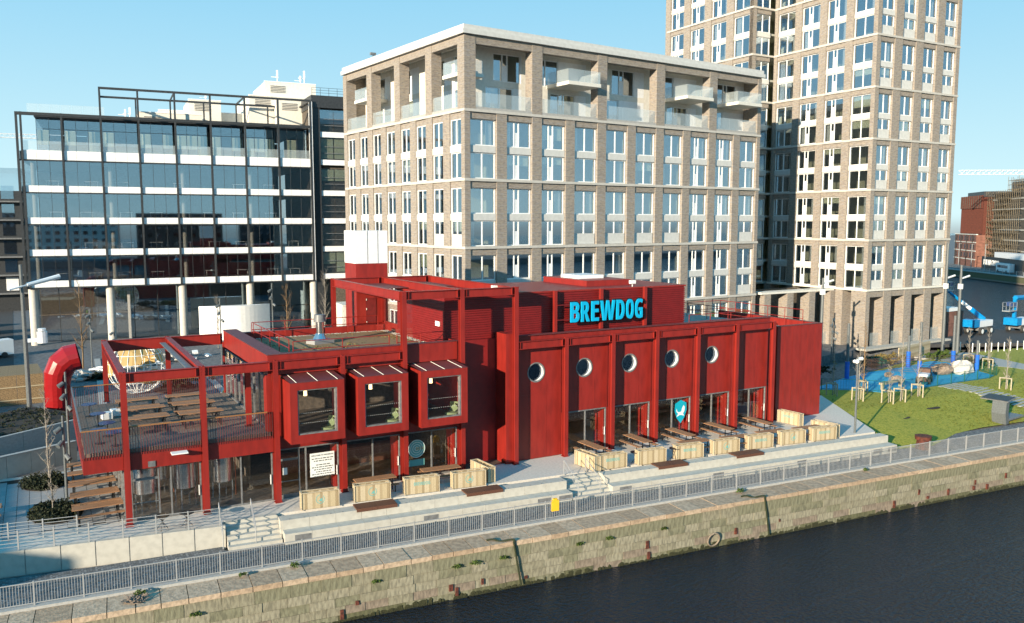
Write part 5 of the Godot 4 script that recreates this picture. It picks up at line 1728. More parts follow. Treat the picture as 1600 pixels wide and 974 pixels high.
func plaza_left() -> void:
	# large slabs of the lower plaza
	var pz: Node3D = get_node("plaza")
	sheet("paving_bed", [-7.6, -12.0, -.1, -12.0, -.1, -1.2, -7.6, -1.6], -.1, .0, M.soil)
	for r in 14:
		for c in 13:
			var x := -7.4 + c * .58
			var z := -11.6 + r * .92 + (.46 if c % 2 else 0.0)
			if x > -.2 or z > -1.6 + .05 * x:
				continue
			bx(pz, "slab", Vector3(x, -.05, z), Vector3(x + .556, .010 + rng.randf_range(0, .003), z + .896), M.slab_a if rng.randf() < .5 else M.slab_b)
	shrub_bed(Vector3(-3.25, 0, -3.9), 1.25, 1.65, .15, "dark oval shrub bed nearest the ramp railing")
	shrub_bed(Vector3(-3.75, 0, -10.3), 1.25, 1.55, .2, "dark oval shrub bed nearest the concrete wall")
	tree("birch_sapling", Vector3(-3.4, .05, -4.0), 3.6, .55, "pale thin sapling in the front shrub bed", M.bark_pale, 11)
	tree("birch_sapling", Vector3(-3.5, .05, -10.2), 5.6, .8, "pale taller sapling in the rear shrub bed", M.bark_pale, 12, 2)
	spot_pole(Vector3(-2.68, 0, -5.8), 4.9, "slim dark spotlight pole beside the front shrub bed")
	spot_pole(Vector3(-2.3, 0, -12.9), 6.2, "slim spotlight pole beside the terrace's rear left corner")
	for k in 4:
		spot_pole(Vector3([1.0, 3.1, 13.0, 18.2][k], 0, [-52, -50, -46, -45][k]), [6.5, 4.8, 7.5, 9][k], ["slim spotlight pole behind the red cowl, left one", "slim spotlight pole behind the red cowl, right one", "slim spotlight pole behind the wire globe", "slim spotlight pole before the curved white wall"][k])
	# retaining walls with panels
	var w1 := thing("retaining_wall", Vector3(-6.4, 0, -12.3), deg_to_rad(27), "pale concrete retaining wall in panels behind the rear shrub bed", "wall")
	for k in 7:
		bx(w1, "panel", Vector3(-5.0 + k * 1.45, -.05, -.25), Vector3(-5.0 + k * 1.45 + 1.43, 1.32, 0), M.concrete)
	bx(w1, "coping", Vector3(-5.0, 1.323, -.3), Vector3(5.14, 1.38, .03), M.concrete_grey)
	var w2 := thing("upper_retaining_wall", Vector3(-6.6, 0, -15.2), deg_to_rad(36), "upper grey concrete planter wall at the far left", "wall")
	for k in 5:
		bx(w2, "panel", Vector3(-1 + k * 1.6, -.05, -.25), Vector3(-1 + k * 1.6 + 1.58, 1.9, 0), M.concrete_grey)
	var upper := thing("raised_bed", Vector3(-6.6, 0, -15.2), deg_to_rad(36), "dark planted bed behind the upper planter wall", "planting bed")
	bx(upper, "soil", Vector3(-2, -.04, -8), Vector3(8.5, 1.6, -.26), M.soil)
	bx(upper, "kerb", Vector3(.2, 1.61, -7.5), Vector3(.75, 1.98, -.5), M.concrete_grey)
	bx(upper, "kerb", Vector3(-1.9, 1.61, -7.5), Vector3(-1.4, 1.98, -.5), M.concrete_grey)
	var ub := MB.new()
	for k in 120:
		leaves(ub, Vector3(rng.randf_range(1, 8), 1.6, rng.randf_range(-7.5, -.6)), Vector3(.3, .3, .3), 16, .12)
	stuff(mi(upper, "ground_cover", ub.mesh(), M.leaf_dark))
	# ramp: panelled wall and rails
	var a := atan2(1.45, 9.9)
	var rw := thing("ramp_wall", Vector3(4.25, 0, 2.38), -a, "pale concrete ramp wall in panels along the lower left promenade", "wall")
	for k in 8:
		bx(rw, "panel", Vector3(-1.5 * (k + 1) + .022, -1.15, -.22), Vector3(-1.5 * k - .022, .05, 0), M.concrete)
	bx(rw, "backing", Vector3(-12, -1.2, -.2), Vector3(-.03, .0, -.04), M.concrete_grey)
	var rr := thing("ramp_railing", Vector3(4.25, 0, 2.38), -a, "galvanised railing on top of the ramp wall", "railing")
	var b := MB.new()
	for k in 8:
		bx(rr, "post", Vector3(-.3 - 1.5 * k, .05, -.17), Vector3(-.24 - 1.5 * k, 1.0, -.11), M.galvanised)
	for j in 5:
		b.box(Vector3(-11.5, .22 + j * .18, -.155), Vector3(-.2, .245 + j * .18, -.125))
	mi(rr, "rails", b.mesh(), M.galvanised)
	var r2 := thing("inner_ramp_railing", Vector3(-2.35, 0, -.3), -a, "short galvanised railing on the inner side of the ramp", "railing")
	b = MB.new()
	for k in 4:
		bx(r2, "post", Vector3(-.06 - 1.5 * k, 0, -.03), Vector3(-1.5 * k, .95, .03), M.galvanised)
	for j in 5:
		b.box(Vector3(-6.0, .2 + j * .17, -.015), Vector3(-.06, .225 + j * .17, .015))
	mi(r2, "rails", b.mesh(), M.galvanised)
	# red cowl
	var cw := thing("red_cowl", Vector3(-2.6, 0, -27.6), 0, "large red ship's ventilator cowl standing behind the terrace corner", "sculpture")
	var path := [Vector3(0, -.3, 0), Vector3(0, 2.9, 0), Vector3(.1, 3.8, .0), Vector3(.42, 4.5, .02), Vector3(.95, 4.95, .05), Vector3(1.6, 5.08, .1)]
	var rad := [.9, .92, 1.0, 1.06, 1.08, 1.04]
	var rings := []
	for k in path.size():
		var d: Vector3 = (path[mini(k + 1, path.size() - 1)] - path[maxi(k - 1, 0)]).normalized()
		if k < 2:
			d = Vector3.UP
		var u := Vector3(-.06, 0, 1)
		var v := d.cross(u).normalized()
		var rg := PackedVector3Array()
		for j in 18:
			var an := TAU * j / 18
			rg.append(path[k] + (u * cos(an) + v * sin(an)) * rad[k])
		rings.append(rg)
	for k in path.size() - 1:
		var gb := MB.new()
		for j in 18:
			var n := (j + 1) % 18
			gb.quad(rings[k][j], rings[k][n], rings[k + 1][n], rings[k + 1][j])
		mi(cw, "gore_section", gb.mesh(), M.cowl_red)
	var inn := MB.new()
	inn.tube(path[4], path[4].lerp(path[5], .5), .98, .98, 12)
	mi(cw, "throat", inn.mesh(), M.cowl_red)
	# street lamp with crossed arm
	var sl := thing("street_lamp", Vector3(-4.57, 0, -29.86), .0, "tall dark street lamp with pale angled light bar at the left", "street lamp")
	b = MB.new()
	b.tube(Vector3.ZERO, Vector3(-.05, 12.2, 0), .2, .13, 10)
	mi(sl, "pole", b.mesh(), M.pole_metal)
	b = MB.new()
	b.tube(Vector3(-.9, 10.3, .6), Vector3(.9, 10.75, -.4), .07, .07, 8)
	b.tube(Vector3(.3, 10.6, -.1), Vector3(2.6, 11.15, -1.2), .17, .19, 8)
	mi(sl, "light_bar", b.mesh(), M.white_panel)
	b = MB.new()
	b.tube(Vector3(1.15, 6.0, 0), Vector3(1.15, 6.9, 0), .38, .38, 10)
	b.tube(Vector3(1.15, 6.95, 0), Vector3(1.15, 7.15, 0), .3, .3, 10)
	b.box(Vector3(.1, 6.1, -.1), Vector3(1.0, 6.4, .1))
	mi(sl, "lantern", b.mesh(), M.white_panel)
	# timber box stage, boards
	var ts := thing("plywood_enclosure", Vector3(-9.5, 0, -36), deg_to_rad(4), "plywood hoarding enclosure at the far left", "hoarding")
	for k in 6:
		bx(ts, "sheet", Vector3(-6 + k * 2.0, 0, -.04), Vector3(-6 + k * 2.0 + 1.98, 2.5, 0), M.ply)
	for y in [.4, 1.5]:
		bx(ts, "rail", Vector3(-6, y, .003), Vector3(6, y + .1, .06), M.pine_0)
	bx(ts, "top_deck", Vector3(-6, 2.5, -6), Vector3(6, 2.56, .0), M.ply)
	# wire globe
	var gl := thing("wire_globe", Vector3(3.9, 0, -36.9), .4, "open wire globe sculpture with gold continents behind the terrace", "sculpture")
	b = MB.new()
	var R := 2.45
	var C := Vector3(0, R, 0)
	for k in 12:
		var la := PI * k / 12
		for j in 32:
			var a0 := TAU * j / 32; var a1 := TAU * (j + 1) / 32
			b.tube(C + Vector3(cos(la) * sin(a0), cos(a0), sin(la) * sin(a0)) * R, C + Vector3(cos(la) * sin(a1), cos(a1), sin(la) * sin(a1)) * R, .03, .03, 4, false)
	for k in range(1, 9):
		var th := PI * k / 9
		for j in 32:
			var a0 := TAU * j / 32; var a1 := TAU * (j + 1) / 32
			b.tube(C + Vector3(cos(a0) * sin(th), cos(th), sin(a0) * sin(th)) * R, C + Vector3(cos(a1) * sin(th), cos(th), sin(a1) * sin(th)) * R, .03, .03, 4, false)
	mi(gl, "wire_cage", b.mesh(), M.white_paint)
	for q in [[2.2, .9, .5], [3.4, 1.5, .38], [.6, 1.1, .42], [4.6, .8, .3], [1.5, 1.9, .3], [5.4, 1.4, .4]]:
		b = MB.new()
		var f := FastNoiseLite.new()
		f.seed = int(q[0] * 10)
		for j in 16:
			var a0 := TAU * j / 16; var a1 := TAU * (j + 1) / 16
			var e0: float = q[2] * (1 + .5 * f.get_noise_2d(cos(a0) * 90, sin(a0) * 90)); var e1: float = q[2] * (1 + .5 * f.get_noise_2d(cos(a1) * 90, sin(a1) * 90))
			var s := func(lo, th): return C + Vector3(cos(lo) * sin(th), cos(th), sin(lo) * sin(th)) * (R + .035)
			b.tri(s.call(q[0], q[1]), s.call(q[0] + cos(a0) * e0 * 1.4, q[1] + sin(a0) * e0), s.call(q[0] + cos(a1) * e1 * 1.4, q[1] + sin(a1) * e1))
		mi(gl, "continent", b.mesh(), M.globe_gold)
	# planted strips behind
	for q in [[7.5, -37, 2.2, 2.0, M.leaf_dark, "dark evergreen shrub right of the wire globe"], [10.6, -29, 1.6, 1.0, M.leaf_green, "fresh green grasses beyond the terrace glass"], [12.6, -30, 1.7, 1.2, M.leaf_straw, "straw coloured grasses beyond the terrace glass"], [24.5, -58, 1.6, 3.2, M.leaf_straw, "straw yellow shrub before the cream store"], [1.2, -46, 1.0, .8, M.leaf_dark, "low dark planting along the plaza kerb"]]:
		var sh := thing("planting_clump", Vector3(q[0], 0, q[1]), 0, q[5], "shrub", "plaza planting")
		b = MB.new()
		for k in 60:
			leaves(b, Vector3(rng.randfn() * q[2] * .45, rng.randf() * q[3] * .6, rng.randfn() * q[2] * .45), Vector3(.4, .4, .4) * q[3] * .5, 26, .18)
		stuff(mi(sh, "foliage", b.mesh(), q[4]))
		var sb := CylinderMesh.new()
		sb.top_radius = q[2]; sb.bottom_radius = q[2]; sb.height = .12
		mi(sh, "soil", sb, M.soil, Transform3D(Basis(), Vector3(0, .03, 0)))
	var buoy := SphereMesh.new()
	buoy.radius = .75; buoy.height = 1.5
	one("red_buoy", buoy, M.cowl_red, Transform3D(Basis(), Vector3(13.6, .6, -28.2)), "round orange red buoy among the grasses behind the terrace", "buoy")
	tree("plaza_tree", Vector3(.2, 0, -54), 9.0, 1.5, "bare upright tree behind the red cowl", M.bark_tan, 21)
	tree("plaza_tree", Vector3(15.5, 0, -62), 6.5, 1.2, "thin bare tree before the white curved wall, left", M.bark_pale, 22)
	tree("plaza_tree", Vector3(23.0, 0, -58), 8.0, 1.6, "thin bare tree with a few leaves before the white curved wall", M.bark_tan, 23, 4)
	tree("plaza_tree", Vector3(27.5, 0, -57), 9.0, 2.0, "bare bushy tree left of the red frame tower", M.bark_pale, 24, 3)
	for k in 3:
		sheet("plaza_kerb", [1.6 + k * 9.5, -60, 2.2 + k * 9.5, -60, .6 + k * 10.2, -20, .0 + k * 10.2, -20], -.2, .06 + .001 * k, M.concrete_grey)
	for k in 7:
		var p := Vector3([-2.0, -1.0, 2.6, 4.8, 6.8, 9.0, 11][k], 0, [-48, -46, -49, -52, -54, -55, -56][k])
		var s := thing("rubble_heap", p, rng.randf() * 3, "grey heap of site materials on the plaza, %s from the left" % ["first", "second", "third", "fourth", "fifth", "sixth", "seventh"][k], "site materials", "site materials")
		for j in 9:
			bx(s, "block", Vector3(-.5, 0, -.3), Vector3(.5 * rng.randf_range(.4, 1.2), .2, .3), M.concrete_grey if k % 2 else M.white_panel, Transform3D(Basis(Vector3(.1, 1, .2).normalized(), rng.randf() * 6), Vector3(rng.randfn() * .8, rng.randf() * .6, rng.randfn() * .6)))
	person(Vector3(-.9, 0, -50.2), 1.2)
	# vehicles in the street
	vehicle(Vector3(-9.0, .012, -66.5), deg_to_rad(200), M.van_white, true, "white van at the left edge by the street lamp")
	vehicle(Vector3(-9.5, .012, -84), deg_to_rad(85), M.car_blue, true, "dark blue van parked beyond the street lamp")
	vehicle(Vector3(-10, .012, -92), deg_to_rad(85), M.car_blue, false, "dark car far down the left street")
	vehicle(Vector3(-12.5, .012, -101), deg_to_rad(80), M.grey_metal, false, "grey car farthest down the left street")

func vehicle(pos: Vector3, turn: float, m: Material, van: bool, label: String) -> void:
	var o := thing("parked_van" if van else "parked_car", pos, turn, label, "van" if van else "car", "street vehicles")
	var b := MB.new()
	var prof: Array = [[-2.5, .35], [2.5, .35], [2.5, .95], [1.75, 1.15], [1.15, 1.95], [-2.5, 2.05]] if van else [[-2.1, .3], [2.1, .3], [2.1, .75], [1.0, .9], [.4, 1.42], [-1.2, 1.45], [-2.0, .95]]
	var n := prof.size()
	for s in [-1, 1]:
		for k in range(1, n - 1):
			var a := Vector3(prof[0][0], prof[0][1], .85 * s); var p := Vector3(prof[k][0], prof[k][1], .85 * s); var q := Vector3(prof[k + 1][0], prof[k + 1][1], .85 * s)
			if s > 0: b.tri(a, p, q)
			else: b.tri(a, q, p)
	for k in n:
		var p: Array = prof[k]; var q: Array = prof[(k + 1) % n]
		b.quad(Vector3(p[0], p[1], .85), Vector3(p[0], p[1], -.85), Vector3(q[0], q[1], -.85), Vector3(q[0], q[1], .85))
	mi(o, "body", b.mesh(), m)
	for s in [-1, 1]:
		var wb := MB.new()
		if van: wb.box(Vector3(.1, 1.2, s * .86 - .01), Vector3(1.15, 1.75, s * .86 + .01))
		else: wb.box(Vector3(-1.1, .98, s * .86 - .01), Vector3(.45, 1.35, s * .86 + .01))
		mi(o, "side_window", wb.mesh(), M.glass_round)
		for x in [-1.5, 1.5]:
			var c := CylinderMesh.new()
			c.top_radius = .34; c.bottom_radius = .34; c.height = .22
			mi(o, "wheel", c, M.tyre, Transform3D(Basis(Vector3.RIGHT, PI / 2), Vector3(x, .34, s * .78)))
	var ws := MB.new()
	if van: ws.quad(Vector3(1.74, 1.2, .75), Vector3(1.74, 1.2, -.75), Vector3(1.2, 1.92, -.7), Vector3(1.2, 1.92, .7))
	else: ws.quad(Vector3(.98, .94, .72), Vector3(.98, .94, -.72), Vector3(.44, 1.40, -.66), Vector3(.44, 1.40, .66))
	mi(o, "windscreen", ws.mesh(), M.glass_round, Transform3D(Basis(), Vector3(.025, .015, 0)))

# a figure joined from tapered capsules by a smooth minimum, meshed as surface nets
func person(pos: Vector3, turn: float) -> void:
	var bones := [[Vector3(0, .98, 0), Vector3(0, 1.38, .02), .17, .19], [Vector3(0, 1.42, .02), Vector3(0, 1.54, .03), .065, .06], [Vector3(0, 1.62, .04), Vector3(0, 1.68, .04), .095, .105],
		[Vector3(-.19, 1.38, .02), Vector3(-.26, 1.10, .05), .075, .06], [Vector3(-.26, 1.10, .05), Vector3(-.22, .86, .16), .055, .042], [Vector3(.19, 1.38, .02), Vector3(.27, 1.12, .06), .075, .06], [Vector3(.27, 1.12, .06), Vector3(.20, .90, .2), .055, .042],
		[Vector3(-.10, .94, 0), Vector3(-.12, .50, .05), .11, .075], [Vector3(-.12, .50, .05), Vector3(-.12, .09, -.02), .07, .05], [Vector3(.10, .94, 0), Vector3(.13, .50, .02), .11, .075], [Vector3(.13, .50, .02), Vector3(.13, .09, -.02), .07, .05],
		[Vector3(-.12, .05, -.02), Vector3(-.13, .04, .16), .05, .04], [Vector3(.13, .05, -.02), Vector3(.14, .04, .16), .05, .04]]
	var sdf := func(p: Vector3) -> float:
		var d := 9.0
		for b in bones:
			var ab: Vector3 = b[1] - b[0]
			var t := clampf((p - b[0]).dot(ab) / ab.length_squared(), 0, 1)
			var e: float = (p - b[0] - ab * t).length() - lerpf(b[2], b[3], t)
			var h := clampf(.5 + .5 * (d - e) / .05, 0, 1)
			d = lerpf(d, e, h) - .05 * h * (1 - h)
		return d
	var o := thing("person", pos, turn, "person in a green high visibility jacket walking behind the red cowl", "person")
	var cs := .04
	var lo := Vector3(-.44, -.04, -.28)
	var nx := 22; var ny := 47; var nz := 16
	var val := PackedFloat32Array()
	val.resize(nx * ny * nz)
	for k in nz:
		for j in ny:
			for i in nx:
				val[(k * ny + j) * nx + i] = sdf.call(lo + Vector3(i, j, k) * cs)
	var vert := {}
	var get_v := func(i, j, k): return vert[(k * ny + j) * nx + i]
	for k in nz - 1:
		for j in ny - 1:
			for i in nx - 1:
				var s := Vector3.ZERO; var c := 0
				for e in [[0,0,0,1,0,0],[0,1,0,1,1,0],[0,0,1,1,0,1],[0,1,1,1,1,1],[0,0,0,0,1,0],[1,0,0,1,1,0],[0,0,1,0,1,1],[1,0,1,1,1,1],[0,0,0,0,0,1],[1,0,0,1,0,1],[0,1,0,0,1,1],[1,1,0,1,1,1]]:
					var a := val[((k + e[2]) * ny + j + e[1]) * nx + i + e[0]]
					var b := val[((k + e[5]) * ny + j + e[4]) * nx + i + e[3]]
					if (a < 0) != (b < 0):
						s += Vector3(i + e[0], j + e[1], k + e[2]).lerp(Vector3(i + e[3], j + e[4], k + e[5]), a / (a - b)); c += 1
				if c:
					vert[(k * ny + j) * nx + i] = lo + s / c * cs
	var body := MB.new(); var vest := MB.new()
	for k in range(1, nz - 1):
		for j in range(1, ny - 1):
			for i in range(1, nx - 1):
				var a := val[(k * ny + j) * nx + i]
				for ax in 3:
					var b: float = val[((k + (1 if ax == 2 else 0)) * ny + j + (1 if ax == 1 else 0)) * nx + i + (1 if ax == 0 else 0)]
					if (a < 0) == (b < 0):
						continue
					var q := []
					for w in [[0, 0], [1, 0], [1, 1], [0, 1]]:
						q.append(get_v.call(i, j - w[0], k - w[1]) if ax == 0 else get_v.call(i - w[1], j, k - w[0]) if ax == 1 else get_v.call(i - w[0], j - w[1], k))
					if a < 0:
						body.quad(q[0], q[3], q[2], q[1]) if false else body.quad(q[0], q[1], q[2], q[3])
					else:
						body.quad(q[3], q[2], q[1], q[0])
	mi(o, "body", body.mesh(), M.car_blue)
	# jacket: the torso and sleeves pushed out a little
	for n in range(0, body.v.size(), 3):
		var c := (body.v[n] + body.v[n + 1] + body.v[n + 2]) / 3
		if c.y > .88 and c.y < 1.46:
			for m in 3:
				vest.v.append(body.v[n + m] + body.n[n] * .02); vest.n.append(body.n[n])
	mi(o, "jacket", vest.mesh(), M.hi_vis)
	var helm := SphereMesh.new()
	helm.radius = .125; helm.height = .2
	mi(o, "helmet", helm, M.white_paint, Transform3D(Basis(), Vector3(0, 1.74, .04)))
	var fc := SphereMesh.new()
	fc.radius = .09; fc.height = .2
	mi(o, "face", fc, M.skin, Transform3D(Basis(), Vector3(0, 1.64, .075)))

# ------------------------------------------------------------------ park on the right
func staked(pos: Vector3, h: float, label: String, sd: int, m: Material) -> void:
	tree("park_sapling", pos, h, .7, "bare sapling tied to stakes " + label, m, sd)
	var o := thing("tree_stakes", pos, .35, "pale timber stakes round the sapling " + label, "tree stakes", "tree stakes")
	for k in 3:
		var a := TAU * k / 3
		bx(o, "stake", Vector3(cos(a) * .55 - .05, 0, sin(a) * .55 - .05), Vector3(cos(a) * .55 + .05, 1.15, sin(a) * .55 + .05), M.stake_wood)
	for k in 3:
		var a := TAU * k / 3; var a2 := TAU * (k + 1) / 3
		var p := Vector3(cos(a) * .55, 1.08, sin(a) * .55); var q := Vector3(cos(a2) * .55, 1.08, sin(a2) * .55)
		var b := MB.new()
		b.tube(p, q, .05, .05, 4)
		mi(o, "cross_rail", b.mesh(), M.stake_wood)

func park_right() -> void:
	var names := ["in the red building's shadow", "just behind the lamp post", "beside the playground corner", "nearest the planter row, front of the lawn", "front of the lawn, right of its neighbour", "in the middle of the lawn", "by the stepping path at the right edge", "behind the green playground fence", "at the playground's right corner"]
	var ps := [Vector3(58.3, 0, -5.1), Vector3(58.5, 0, -2.5), Vector3(61.6, 0, -4.5), Vector3(59.8, 0, -.5), Vector3(61.4, 0, -.5), Vector3(64.5, 0, -1.0), Vector3(75.1, -.1, .65), Vector3(84.8, .0, -9.1), Vector3(83.9, 0, -6.4)]
	for k in 9:
		staked(ps[k], [5.0, 5.2, 6.5, 3.2, 5.5, 6.0, 5.0, 4.0, 4.0][k], names[k], 100 + k, M.bark_tan if k == 2 else M.bark_pale)
	# lamp posts
	var lp := thing("park_lamp", Vector3(48.55, 0, 5.05), .3, "grey lamp post with white twin heads at the terrace corner", "lamp post", "park lamps")
	var b := MB.new()
	b.tube(Vector3.ZERO, Vector3(0, 5.6, 0), .085, .065, 10)
	mi(lp, "pole", b.mesh(), M.pole_metal)
	for k in 3:
		var hb := MB.new()
		var a: float = [.3, 2.9, -.9][k]
		hb.tube(Vector3(0, 5.5 - .1 * k, 0), Vector3(cos(a) * .45, 5.5 - .12 * k, sin(a) * .45), .11, .14, 8)
		mi(lp, "lamp_head", hb.mesh(), M.white_paint)
	for k in 3:
		var q := thing("park_lamp", [Vector3(70.5, 0, -17), Vector3(91, 0, -14.5), Vector3(90.2, 0, -15.8)][k], 0, ["tall dark lamp mast with white camera boxes left of the playground", "tall grey lamp mast behind the playground, right one", "tall grey lamp mast behind the playground, left one"][k], "lamp post", "park lamps")
		b = MB.new()
		b.tube(Vector3.ZERO, Vector3(0, [9.5, 10.5, 13.0][k], 0), .2, .13, 10)
		mi(q, "pole", b.mesh(), M.pole_metal)
		b = MB.new()
		b.box(Vector3(-.2, 7.7, -.2), Vector3(.2, 8.3, .2))
		b.tube(Vector3(0, 8.9, 0), Vector3(1.6, 9.2, 0), .1, .12, 8)
		mi(q, "lamp_head", b.mesh(), M.white_paint)
	for k in 3:
		spot_pole([Vector3(64.3, 0, -12.3), Vector3(72.5, 0, -17.2), Vector3(75.6, 0, -19.5)][k], [5.5, 5.0, 5.2][k], ["slim dark spotlight pole behind the red end wall", "slim spotlight pole before the tower corner", "slim spotlight pole by the tower colonnade"][k])
	# playground posts with blue sleeves
	for k in 5:
		var q := thing("padded_post", [Vector3(66.2, .02, -10.0), Vector3(77.5, .02, -11.3), Vector3(72.8, .02, -6.7), Vector3(82.1, .02, -9.2), Vector3(81.7, .02, -6.3)][k], 0, "playground post with a blue padded sleeve, %s" % ["leftmost", "third from the right, at the back", "in front by the old car", "second from the right", "rightmost"][k], "post", "padded posts")
		b = MB.new()
		b.tube(Vector3.ZERO, Vector3(0, [5.5, 3.4, 5.6, 5.5, 3.2][k], 0), .16, .13, 8)
		mi(q, "pole", b.mesh(), M.pole_metal)
		b = MB.new()
		b.tube(Vector3(0, .0, 0), Vector3(0, 1.7, 0), .22, .22, 12)
		mi(q, "sleeve", b.mesh(), M.blue_paint)
	# climbing nets between posts
	b = MB.new()
	for k in 9:
		b.tube(Vector3(66.2, 1.0 + k * .1, -10), Vector3(72.8, .6 + k * .2, -6.7), .02, .02, 4)
		b.tube(Vector3(72.8, .6 + k * .2, -6.7), Vector3(81.7, .9 + k * .1, -6.3), .02, .02, 4)
	one("rope_net", b.mesh(), M.play_rust, ID, "slack brown ropes strung between the playground posts", "rope net")
	for k in 4:
		var r := MB.new()
		var q: Array = [[78.9, -6.2, 1.25, .8], [77.0, -7.0, 1.2, .6], [69.2, -6.6, .55, .35], [70.6, -8.6, .4, .3]][k]
		blob(r, Vector3.ZERO, Vector3(q[2], q[3], q[2] * .8), 14, 8)
		one("play_rock", r.mesh(), M.rock_pale if k == 0 else M.rock_tan, Transform3D(Basis(), Vector3(q[0], q[3] * .7, q[1])), ["big pale shell-like rock on the playground", "brown star-like rock beside the pale one", "small tan rock on the playground's left part", "tiny tan rock at the playground's back"][k], "rock", "playground rocks")
	var car := thing("play_car", Vector3(71.0, .02, -4.9), .5, "small old play car with two round lamps on the playground", "play car")
	bx(car, "body", Vector3(-1.2, .3, -.55), Vector3(1.2, .75, .55), M.play_rust)
	bx(car, "bonnet", Vector3(-1.15, .753, -.5), Vector3(.2, .95, .5), M.white_panel)
	bx(car, "cabin", Vector3(.25, .753, -.5), Vector3(1.1, 1.3, .5), M.play_rust)
	for s in [-.35, .35]:
		var sp := SphereMesh.new()
		sp.radius = .14; sp.height = .28
		mi(car, "headlamp", sp, M.white_paint, Transform3D(Basis(), Vector3(-1.2, .78, s)))
	for x in [-.8, .8]:
		for s in [-.55, .55]:
			var c := CylinderMesh.new()
			c.top_radius = .3; c.bottom_radius = .3; c.height = .2
			mi(car, "wheel", c, M.tyre, Transform3D(Basis(Vector3.RIGHT, PI / 2), Vector3(x, .3, s)))
	var pb := thing("play_bench", Vector3(65.7, .02, -4.6), .1, "low timber balance beam at the playground's front edge", "bench")
	bx(pb, "beam", Vector3(-1.8, .5, -.18), Vector3(1.8, .7, .18), M.stake_wood)
	for x in [-1.5, 1.5]:
		bx(pb, "leg", Vector3(x - .1, 0, -.12), Vector3(x + .1, .5, .12), M.stake_wood)
	# green mesh fence round the right half, dark bars on the left
	var pts := [Vector3(59.4, 0, -7.3), Vector3(62.2, 0, -5.3), Vector3(63.3, 0, -3.6), Vector3(65.5, 0, -3.15), Vector3(68.2, 0, -3.05), Vector3(74.6, 0, -3.1), Vector3(78.6, 0, -3.0), Vector3(80.9, 0, -3.7), Vector3(81.8, 0, -5.7), Vector3(84.5, 0, -10.8)]
	var f := thing("playground_fence", Vector3.ZERO, 0, "low dark green railing round the blue playground", "fence")
	b = MB.new()
	for k in pts.size() - 1:
		var n := maxi(1, int((pts[k + 1] - pts[k]).length() / 2.0))
		for i in n:
			var p: Vector3 = pts[k].lerp(pts[k + 1], i / float(n)); var q: Vector3 = pts[k].lerp(pts[k + 1], (i + 1) / float(n))
			bx(f, "post", p - Vector3(.03, 0, .03), p + Vector3(.03, 1.1, .03), M.mesh_green)
			for y in [.12, 1.04]:
				b.tube(p + Vector3(0, y, 0), q + Vector3(0, y, 0), .02, .02, 4)
			for j in range(1, 14):
				var c := p.lerp(q, j / 14.0)
				b.tube(c + Vector3(0, .12, 0), c + Vector3(0, 1.04, 0), .009, .009, 3, false)
	stuff(mi(f, "bars", b.mesh(), M.mesh_green))
	for q in [[76, -14.0, 4.5, 1.4, M.leaf_straw, "straw grasses behind the playground beside the timber wall"], [86.5, -13.5, 2.5, 1.0, M.leaf_green, "green hedge behind the playground"], [66, -13.5, 2.5, .9, M.leaf_dark, "dark shrubs at the playground's left back"], [73.5, -12.6, 1.6, 1.6, M.mesh_green, "deep green clipped hedge behind the playground"], [70, -19.5, 2.0, 1.3, M.leaf_straw, "tawny grasses at the foot of the tower corner"], [86.0, -8.6, 1.6, .9, M.leaf_green, "green hedge inside the right playground fence"]]:
		var sh := thing("park_planting", Vector3(q[0], 0, q[1]), 0, q[5], "shrub", "park planting")
		b = MB.new()
		for k in 70:
			leaves(b, Vector3(rng.randfn() * q[2] * .45, rng.randf() * q[3] * .6, rng.randfn() * .6), Vector3(.4, .4, .4) * q[3] * .6, 22, .16)
		stuff(mi(sh, "foliage", b.mesh(), q[4]))
	var tw := thing("timber_wall", Vector3(80.5, 0, -14.6), .22, "pale timber clad low wall behind the playground", "wall")
	for k in 6:
		bx(tw, "board", Vector3(0, .02 + k * .24, -.1), Vector3(8.5, .02 + k * .24 + .23, 0), M["pine_%d" % (k % 3)])
	var kw := thing("plinth_wall", Vector3(77, 0, -21.2), .05, "pale stone plinth along the tower colonnade", "wall")
	bx(kw, "plinth", Vector3(6, 0, -.8), Vector3(24, .25, .6), M.concrete)
	# white bollards
	var bp := [Vector3(93.5, 0, -15.7), Vector3(93.8, 0, -14.35), Vector3(94.5, 0, -13.95), Vector3(95.2, 0, -13.6), Vector3(96.05, 0, -13.4), Vector3(97.0, 0, -13.15), Vector3(98.0, 0, -13.0), Vector3(99.1, 0, -12.9), Vector3(100.4, 0, -12.8), Vector3(101.6, 0, -12.7)]
	for k in bp.size():
		var q := thing("path_bollard", bp[k], 0, "white path bollard, %s from the tower" % ["first", "second", "third", "fourth", "fifth", "sixth", "seventh", "eighth", "ninth", "tenth"][k], "bollard", "white bollards")
		b = MB.new()
		b.tube(Vector3.ZERO, Vector3(0, 1.05, 0), .06, .06, 8)
		mi(q, "post", b.mesh(), M.white_paint)
		b = MB.new()
		b.tube(Vector3(0, 1.05, 0), Vector3(0, 1.1, 0), .06, .03, 8)
		mi(q, "cap", b.mesh(), M.white_panel)
	# iron mooring bollard
	var mb := thing("mooring_bollard", Vector3(52.3, -1.0, 8.0), 0, "rusty iron mooring bollard at the lawn's corner", "bollard")
	var c1 := CylinderMesh.new()
	c1.top_radius = .42; c1.bottom_radius = .5; c1.height = .7
	mi(mb, "drum", c1, M.rust, Transform3D(Basis(), Vector3(0, .35, 0)))
	var c2 := CylinderMesh.new()
	c2.top_radius = .58; c2.bottom_radius = .55; c2.height = .28
	mi(mb, "cap", c2, M.rust, Transform3D(Basis(), Vector3(0, .83, 0)))
